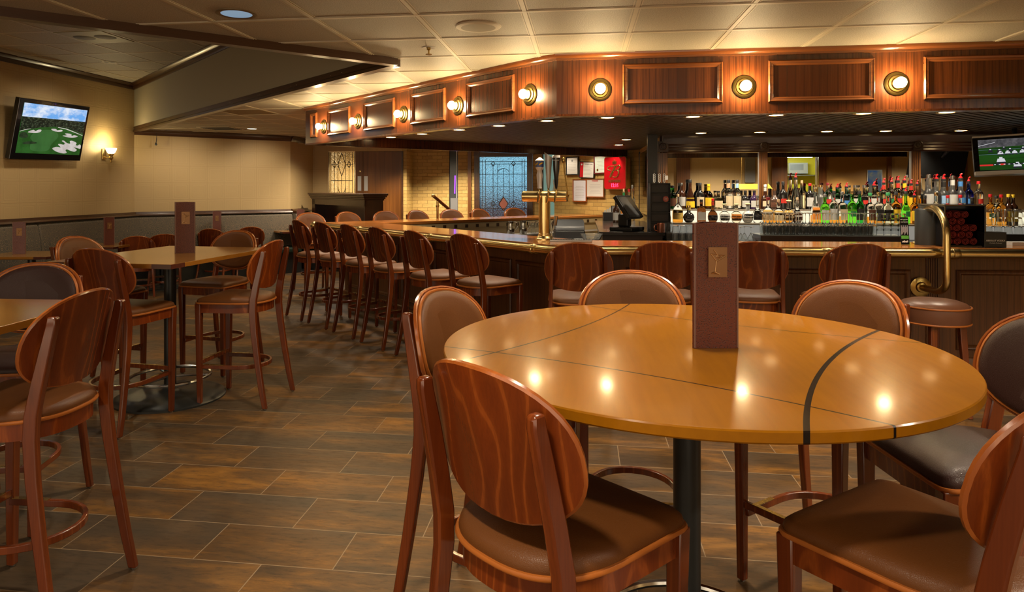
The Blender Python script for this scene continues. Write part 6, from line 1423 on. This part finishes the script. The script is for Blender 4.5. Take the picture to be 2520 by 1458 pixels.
for pl in ([(435, 735), (520, 690), (560, 715), (600, 690), (655, 690), (640, 730), (560, 750)], [(825, 675), (905, 675), (930, 700), (1000, 690), (1030, 715), (960, 730), (860, 710)], [(1035, 800), (1110, 795), (1075, 765), (1120, 760), (1195, 775), (1205, 805), (1260, 795), (1325, 820), (1240, 840), (1120, 830)],
           [(870, 1040), (940, 1010), (1020, 1020), (970, 970), (990, 955), (1070, 970), (1085, 940), (1030, 900), (1070, 895), (1130, 940), (1190, 950), (1180, 905), (1230, 900), (1310, 940), (1300, 980), (1340, 990), (1370, 970), (1400, 990), (1400, 1050), (1340, 1040), (1270, 1025), (1330, 1070), (1290, 1105), (1220, 1090), (1140, 1060), (1115, 1080), (1140, 1120), (1080, 1135), (950, 1100)]): patch(smooth(pl, 4), 2, SAND, 'b')
patch([(300, 715), (380, 685), (480, 668), (480, 674), (390, 692), (310, 722)], 2, SAND, 'p'); patch([(940, 640), (1100, 672), (1250, 730), (1415, 800), (1415, 808), (1240, 742), (1090, 684), (940, 650)], 2, SAND, 'p')
patch(smooth([(360, 930), (430, 905), (520, 905), (600, 935), (500, 955), (390, 955)]), 2, TREE1, 'sh'); patch(smooth([(300, 800), (330, 740), (390, 730), (440, 790), (430, 830), (370, 840), (320, 830)]), 3, TREE1, 'tr'); patch([(360, 830), (368, 830), (368, 900), (360, 900)], 3, TREE1, 'tk')
plabel(MBq.build('screen_picture', PICM, scrn, 0, recalc=False), 'golf course picture with bunkers, trees and clouds')
# ------------------------------------------------------------------ television above the right end of the bar
def at_d(px, py, d): x, y = c2w((px-CX)*d/F_PX, d); return (x, y, zat(py, d))
t, w, h = quad_tv('television', 'silver television hung above the right end of the back bar, showing a football game', (at_d(2390, 337, 7.35), at_d(2640, 320, 6.95), at_d(2640, 421, 6.86), at_d(2403, 429, 7.26)), 0.03, 0.1, SILVER)
FLIP = 1 if (t.matrix_world.to_3x3() @ Vector((0, 1, 0))).y > 0 else -1
mb = MB(); mb.box(-w/2, w/2, min(face(0.03), face(0.12)), max(face(0.03), face(0.12)), -h/2, h/2); mb.build('case', BLACKP, t, 0, bevel=0.01)
mb = MB(); mb.box(-w/2, w/2, min(0, face(0.05)), max(0, face(0.05)), h/2-0.018, h/2); mb.box(-w/2, w/2, min(0, face(0.05)), max(0, face(0.05)), -h/2, -h/2+0.034); plabel(mb.build('silver_trim', WHITE, t, 0, bevel=0.003), 'silver strips above and below the screen')
mb = MB(); mb.box(-w/2, w/2, min(face(0.01), face(0.03)), max(face(0.01), face(0.03)), -h/2+0.03, h/2-0.016); mb.build('bezel', BLACKG, t, 0)
mb = MB(); mb.tube([(0, face(0.1), 0.05), (0, face(0.28), 0.3), (0, face(0.30), 0.52)], 0.025, 10, up=(1, 0, 0)); mb.build('hanger', BLACK, t)
sl, sr, st, sb = 0.045, 0.045, 0.045, 0.045; SW, SH = w-sl-sr, h-st-sb
def scr(u, v, k=0): return (-w/2+sl+u*SW, face(0.006-0.0006*k), h/2-st-v*SH)
FIELD = em_noise('screen_field', (0.010, 0.045, 0.006), (0.018, 0.085, 0.010), 4, 0.45, st=(0.4, 1, 6)); STAND = em_noise('screen_stand', (0.06, 0.06, 0.065), (0.15, 0.14, 0.15), 14, 0.45)
PLW = emit('screen_white', (0.85, 0.85, 0.9), 0.45); PLD = emit('screen_dark', (0.02, 0.02, 0.03), 0.5); BARR = emit('screen_red', (0.50, 0.02, 0.02), 0.8); LINE = emit('screen_line', (0.10, 0.16, 0.22), 0.8)
scrn = MB().box(-w/2+sl, w/2-sr, min(face(0.007), face(0.011)), max(face(0.007), face(0.011)), -h/2+sb, h/2-st).build('screen', FIELD, t, 0)
MBq = MB(); PICM = [STAND, PLW, PLD, BARR, LINE]; MMAP = {m: i for i, m in enumerate(PICM)}
R_ = lambda x0, y0, x1, y1, m, k=2: patch([(x0, y0), (x1, y0), (x1, y1), (x0, y1)], k, m, '', True)
patch([(0, 0), (1, 0), (1, 0.22), (0, 0.28)], 1, STAND, '', True); patch([(0, 0.20), (0.20, 0.10), (0.20, 0.112), (0, 0.215)], 2, PLW, '', True)
R_(0, 0.49, 1, 0.50, LINE, 1); R_(0, 0.34, 1, 0.345, LINE, 1)
def player(u, v, s, mat=PLW):
    patch([(u-0.022*s, v), (u-0.016*s, v-0.045*s), (u+0.016*s, v-0.045*s), (u+0.022*s, v)], 3, mat, '', True); R_(u-0.008*s, v-0.065*s, u+0.008*s, v-0.042*s, PLW, 4); patch([(u-0.024*s, v+0.03*s), (u-0.02*s, v), (u+0.02*s, v), (u+0.024*s, v+0.03*s), (u+0.012*s, v+0.03*s), (u, v+0.01*s), (u-0.012*s, v+0.03*s)], 3, PLD, '', True)
for u, v, s, m in ((0.14, 0.40, 1.2, PLD), (0.245, 0.42, 1.3, PLD), (0.255, 0.50, 1.6, PLW), (0.34, 0.49, 1.5, PLW), (0.42, 0.49, 1.5, PLW), (0.51, 0.48, 1.6, PLW), (0.60, 0.47, 1.5, PLW), (0.68, 0.47, 1.5, PLW), (0.255, 0.75, 2.4, PLW), (0.44, 0.92, 2.2, PLW), (0.37, 0.40, 1.2, PLD), (0.52, 0.38, 1.3, PLD), (0.62, 0.37, 1.2, PLD), (0.30, 0.33, 1.0, PLD), (0.80, 0.5, 1.5, PLW)): player(u, v, s, m)
R_(0, 0.82, 0.16, 0.87, BARR, 5); R_(0.16, 0.815, 1, 0.855, PLD, 5); R_(0.24, 0.81, 0.30, 0.86, BARR, 6)
for k in range(14): R_(0.17+k*0.055, 0.825, 0.19+k*0.055, 0.848, PLW, 7)
plabel(MBq.build('screen_picture', PICM, scrn, 0, recalc=False), 'football game picture with players and a red score bar')
# ------------------------------------------------------------------ wall sconce
SHADE = emit('lit_glass_shade', (1.0, 0.86, 0.50), 3.5)
x, y, d = online(272, (XL+0.12, 0), (XL+0.12, 1)); zs = zat(377, d)
t = thing('wall_sconce', 'brass wall sconce with a lit bowl-shaped glass shade, right of the golf television', 'wall lamp', (XL, y, zs), 0)
MB().box(0.001, 0.022, -0.045, 0.045, -0.10, 0.07).build('back_plate', BRASS, t, 0, bevel=0.006)
mb = MB(); mb.tube([(0.02, 0, -0.06), (0.07, 0, -0.075), (0.13, 0, -0.06), (0.13, 0, -0.02)], 0.009, 8, up=(0, 1, 0)); mb.lathe([(0.0, -0.15), (0.012, -0.145), (0.016, -0.13), (0.008, -0.115), (0.028, -0.09), (0.034, -0.07), (0.022, -0.05), (0.045, -0.02), (0.04, -0.01), (0.0, -0.005)], 20, (0.13, 0, 0)); mb.build('arm', BRASS, t)
plabel(MB().lathe([(0.035, -0.01), (0.055, 0.01), (0.072, 0.045), (0.080, 0.075), (0.076, 0.075), (0.05, 0.014), (0.0, 0.0)], 28, (0.13, 0, 0), cap=False).build('glass_shade', SHADE, t), 'lit glass bowl')
l_ = bpy.data.lights.new('sconce_bulb', 'POINT'); l_.energy = 9; l_.color = (1, 0.80, 0.42); l_.shadow_soft_size = 0.03; o = bpy.data.objects.new('sconce_light', l_); C.objects.link(o); o.location = (XL+0.13, y, zs+0.12)
# ------------------------------------------------------------------ ceiling fixtures
x, y = W(582, 33, CEIL)
t = thing('recessed_can_light', 'large recessed ceiling can with a bluish reflector above the left aisle', 'ceiling light', (x, y, CEIL))
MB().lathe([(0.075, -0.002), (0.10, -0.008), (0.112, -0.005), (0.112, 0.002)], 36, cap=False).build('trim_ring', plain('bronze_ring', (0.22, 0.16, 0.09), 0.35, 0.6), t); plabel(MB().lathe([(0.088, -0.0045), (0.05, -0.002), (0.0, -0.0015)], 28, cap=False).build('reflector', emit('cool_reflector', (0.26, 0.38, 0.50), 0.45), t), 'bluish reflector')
x, y = W(1177, 65, CEIL)
t = thing('ceiling_speaker', 'round beige speaker grille in the ceiling left of the canopy corner', 'speaker', (x, y, CEIL))
MB().lathe([(0.105, -0.010), (0.135, -0.007), (0.142, 0.001)], 40, cap=False).build('rim', TBAR, t); MB().lathe([(0.106, -0.0095), (0.06, -0.011), (0.0, -0.0115)], 36, cap=False).build('grille', plain('grille_beige', (0.30, 0.25, 0.17), 0.6), t)
x, y = W(1055, 117, CEIL)
t = thing('fire_sprinkler', 'small brass fire sprinkler in the ceiling before the canopy', 'sprinkler', (x, y, CEIL))
MB().lathe([(0.02, -0.001), (0.045, -0.004), (0.05, 0.001)], 24, cap=False).build('escutcheon', SILVER, t); mb = MB(); mb.lathe([(0.0, -0.05), (0.022, -0.05), (0.022, -0.046), (0.006, -0.042), (0.006, -0.02), (0.014, -0.015), (0.014, 0.0)], 14); mb.build('head', BRASS_OLD, t)
# speaker pair panel and can in the coffer
gx = -0.315+0.61*math.floor((W(245, 75, COFFER)[0]+0.315)/0.61); gy = 3.778+0.61*math.floor((W(245, 75, COFFER)[1]-3.778)/0.61)
t = thing('speaker_panel', 'square ceiling panel with two round grilles in the raised ceiling', 'speaker', (gx+0.305, gy+0.305, COFFER))
OLV = plain('olive_panel', (0.30, 0.25, 0.10), 0.5)
MB().box(-0.285, 0.285, -0.285, 0.285, -0.010, -0.0005).build('panel', OLV, t, 0, bevel=0.003)
for s in (-1, 1): MB().lathe([(0.115, -0.0105), (0.105, -0.014), (0.0, -0.016)], 28, (s*0.13, -s*0.0, 0), cap=False).build('grille', plain('dark_grille', (0.10, 0.075, 0.03), 0.6) if s < 0 else bpy.data.materials['dark_grille'], t)
x, y = W(270, 153, COFFER)
t = thing('recessed_can_light', 'small unlit dark ceiling can in the raised ceiling above the golf television', 'ceiling light', (x, y, COFFER))
MB().lathe([(0.075, -0.003), (0.10, -0.006), (0.105, 0.001)], 28, cap=False).build('trim_ring', TBAR, t); MB().lathe([(0.078, -0.0025), (0.0, -0.002)], 24, cap=False).build('opening', BLACK, t)
x, y = W(620, 317, CEIL)
t = thing('recessed_can_light', 'small lit ceiling can near the far end of the left wall', 'ceiling light', (x, y, CEIL))
MB().lathe([(0.075, -0.003), (0.10, -0.006), (0.105, 0.001)], 28, cap=False).build('trim_ring', TBAR, t); MB().lathe([(0.078, -0.0025), (0.0, -0.004)], 24, cap=False).build('lens', emit('can_glow', (1, 0.85, 0.6), 3.0), t)
x, y = W(545, 315.5, CEIL)
t = thing('air_vent', 'dark air vent in the ceiling near the back wall', 'vent', (x, y, CEIL))
MB().box(-0.28, 0.28, -0.28, 0.28, -0.008, -0.0005).build('frame', TBAR, t, 0); mb = MB()
for k in range(7): mb.box(-0.24, 0.24, -0.22+k*0.07, -0.19+k*0.07, -0.012, -0.008)
mb.build('slats', BLACK, t, 0)
x, y = W(600, 271, CEIL); gx = -0.315+0.61*math.floor((x+0.315)/0.61); gy = 3.778+0.61*math.floor((y-3.778)/0.61)
struct(MB().box(gx+0.03, gx+0.58, gy+0.03, gy+0.58, CEIL-0.003, CEIL).build('ceiling_brown_tile', plain('brown_tile', (0.22, 0.15, 0.06), 0.8), None, 0))  # one tile covered in a darker brown
x, y, d = online(381, PB, PC); mb = MB(); q = Vector((x+0.10, y-0.10, CEIL-0.06)); mb.tube([q, q+Vector((0.0, 0, -0.10)), q+Vector((-0.01, 0, -0.17))], 0.006, 6); mb.lathe([(0.006, 0.0), (0.02, -0.03), (0.016, -0.05), (0, -0.052)], 10, q+Vector((-0.012, 0, -0.16)))
tag(mb.build('hanging_cable', BLACKP), 'short black cable hanging from the crown moulding at the corner of the walls', 'cable')
x, y, d = online(738, PC, PD); t = thing('wall_thermostat', 'small square wall control high on the wall beside the canopy end', 'control', (x+0.0, y, zat(346, d)), 0)
MB().box(0.001, 0.02, -0.10, 0.10, -0.07, 0.07).build('plate', CREAM, t, 0, bevel=0.004); MB().box(0.0205, 0.026, -0.02, 0.02, -0.02, 0.02).build('dial', GREYP, t, 0)
# ------------------------------------------------------------------ the part of the room the mirrors show
YRm = -0.2; YV = 2*(YM)-YRm
def xv(px): return online(px, (0, YV), (1, YV))[0]
dvm = online(1950, (0, YV), (1, YV))[2]
def zv(py): return zat(py, dvm)
k0, k1 = xv(1937), xv(2010)
wall_seg('wall_mirror_side', (10.4, YRm), (1.95, YRm), 0, CEIL+0.04, PAPERW, 0.12, 1, holes=[(10.4-k1, 10.4-k0, 0, zv(384))])
TAN_WALL = plain('ochre_wall', (0.28, 0.145, 0.028), 0.6)
tag(MB().box(xv(2031), xv(2181), YRm+0.001, YRm+0.02, 0, CEIL-0.002).build('wall_panel', TAN_WALL, None, 0), 'ochre brown wall panel seen in the middle mirror', 'wall panel')
for nm, a, b, lab in (('column', 1664, 1697, 'dark brown column seen in the left mirror'), ('column', 1897, 1935, 'brown column seen in the middle mirror left of the yellow kitchen'), ('column', 2011, 2030, 'dark door post seen in the middle mirror right of the yellow kitchen'), ('column', 2181, 2190, 'narrow dark post seen right of the ochre panel'), ('column', 2320, 2375, 'dark column seen in the right mirror')):
    tag(MB().box(xv(a), xv(b), YRm+0.001, YRm+0.10, 0, CEIL-0.002).build(nm, DOOR_WOOD if a == 1897 else BAR_WOOD, None, 0), lab, 'column')
tag(MB().box(xv(1832), xv(1857), YRm+0.001, YRm+0.08, zv(450), CEIL-0.10).build('speaker_column', GREYP, None, 0, bevel=0.01), 'tall grey speaker panel seen in the left mirror', 'speaker')
struct(MB().box(xv(1937), xv(2030), YRm+0.001, YRm+0.03, zv(382), zv(372)).build('trim_kitchen_head', BAR_WOOD, None, 0))
YELLOW = plain('kitchen_yellow', (0.72, 0.60, 0.03), 0.5)
struct(MB().box(k0-1.2, k1+2.0, YRm-2.2, YRm-2.15, 0, 2.6).build('wall_kitchen', YELLOW, None, 0)); struct(MB().box(k1+1.6, k1+1.65, YRm-2.15, YRm-0.13, 0, 2.6).build('wall_kitchen_side', YELLOW, None, 0)); struct(MB().box(k0-1.2, k0-1.15, YRm-2.15, YRm-0.13, 0, 2.6).build('wall_kitchen_end', YELLOW, None, 0))
struct(MB().box(k0-1.2, k1+2.0, YRm-2.2, YRm-0.13, 2.5, 2.55).build('ceiling_kitchen', CEILM, None, 0))
t = thing('strip_light', 'fluorescent strip light in the yellow kitchen seen in the mirror', 'ceiling light', ((k0+k1)/2+0.18, YRm-1.2, 2.34))
MB().box(-0.45, 0.45, -0.06, 0.06, 0.03, 0.139).build('housing', WHITE, t, 0); MB().box(-0.44, 0.44, -0.045, 0.045, 0.0, 0.029).build('tube', emit('fluorescent', (0.90, 1.0, 0.85), 90.0), t, 0, bevel=0.01)
t = thing('paper_dispenser', 'grey wall dispenser above a shelf in the yellow kitchen seen in the mirror', 'dispenser', (5.78, YRm-2.149, 1.93)); MB().box(-0.22, 0.28, 0, 0.2, 0, 0.30).build('case', SILVER, t, 0, bevel=0.02); MB().box(-0.18, 0.16, 0.201, 0.204, 0.10, 0.26).build('window', GREYP, t, 0)
tag(MB().box(5.5, 6.35, YRm-2.149, YRm-1.85, 1.87, 1.90).build('wall_shelf', STEEL, None, 0), 'steel shelf in the yellow kitchen seen in the mirror', 'shelf')
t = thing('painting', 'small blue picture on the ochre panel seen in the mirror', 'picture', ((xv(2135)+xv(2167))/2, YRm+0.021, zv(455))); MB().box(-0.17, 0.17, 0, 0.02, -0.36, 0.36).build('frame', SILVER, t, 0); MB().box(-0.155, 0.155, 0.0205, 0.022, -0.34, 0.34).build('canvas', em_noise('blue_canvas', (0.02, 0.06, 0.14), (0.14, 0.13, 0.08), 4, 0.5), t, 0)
t = thing('billiard_lamp', 'yellow lamp shade seen in the left mirror above the tequila bottles', 'pendant lamp', ((xv(1780)+xv(1850))/2, 1.2, 1.52)); lw_ = 0.42
mb = MB(); mb.rings([[(sx*a, sy*b, z) for sx, sy in ((-1, -1), (1, -1), (1, 1), (-1, 1))] for a, b, z in ((lw_, 0.16, 0.0), (lw_*0.86, 0.06, 0.12))]); mb.build('shade', emit('lamp_yellow', (1.0, 0.62, 0.06), 1.2), t, 0)
mb = MB(); mb.tube([(-lw_*0.5, 0, 0.12), (-lw_*0.5, 0, CEIL-1.52)], 0.006, 6); mb.tube([(lw_*0.5, 0, 0.12), (lw_*0.5, 0, CEIL-1.52)], 0.006, 6); mb.build('hanger_rod', BRASS_OLD, t)
# ------------------------------------------------------------------ the soffit downlights' own light, then spots for notices, mirror wall and entry
for k, (x, y) in enumerate(SOFFIT_LAMPS): spot((x, y, SLAT-0.02), 42, 125, 0.6, 0.045, WARM)
for px in (1405, 1475, 1530): # added spots without fixtures, brightening the brick wall and its notices
    x, y, d = online(px, WB0, WB1); spot((x-0.32, y-0.32, SLAT-0.03), 9, 110, 0.6, 0.04, WARM, (x, y, 1.5))
spot(((xv(2031)+xv(2100))/2, YRm+0.6, CEIL-0.03), 160, 80, 0.6, 0.06, WARM)
for x in (3.2, 5.2, 7.4): spot((x, 1.4, CEIL-0.03), 280, 150, 0.6, 0.06, WARM)  # unseen spots added so the mirrors show a brighter wall
spot(((XS0+XS1)/2, YD+0.7, 2.4), 150, 130, 0.6, 0.08, WARM); spot((-4.5, 12.2, CEIL-0.04), 130, 140, 1.0, 0.06, WARM); spot((-2.4, 13.0, CEIL-0.04), 220, 120, 0.6, 0.06, WARM); spot((-3.2, 12.6, CEIL-0.04), 200, 120, 0.6, 0.06, WARM)  # foyer light, then spots added to brighten the entry
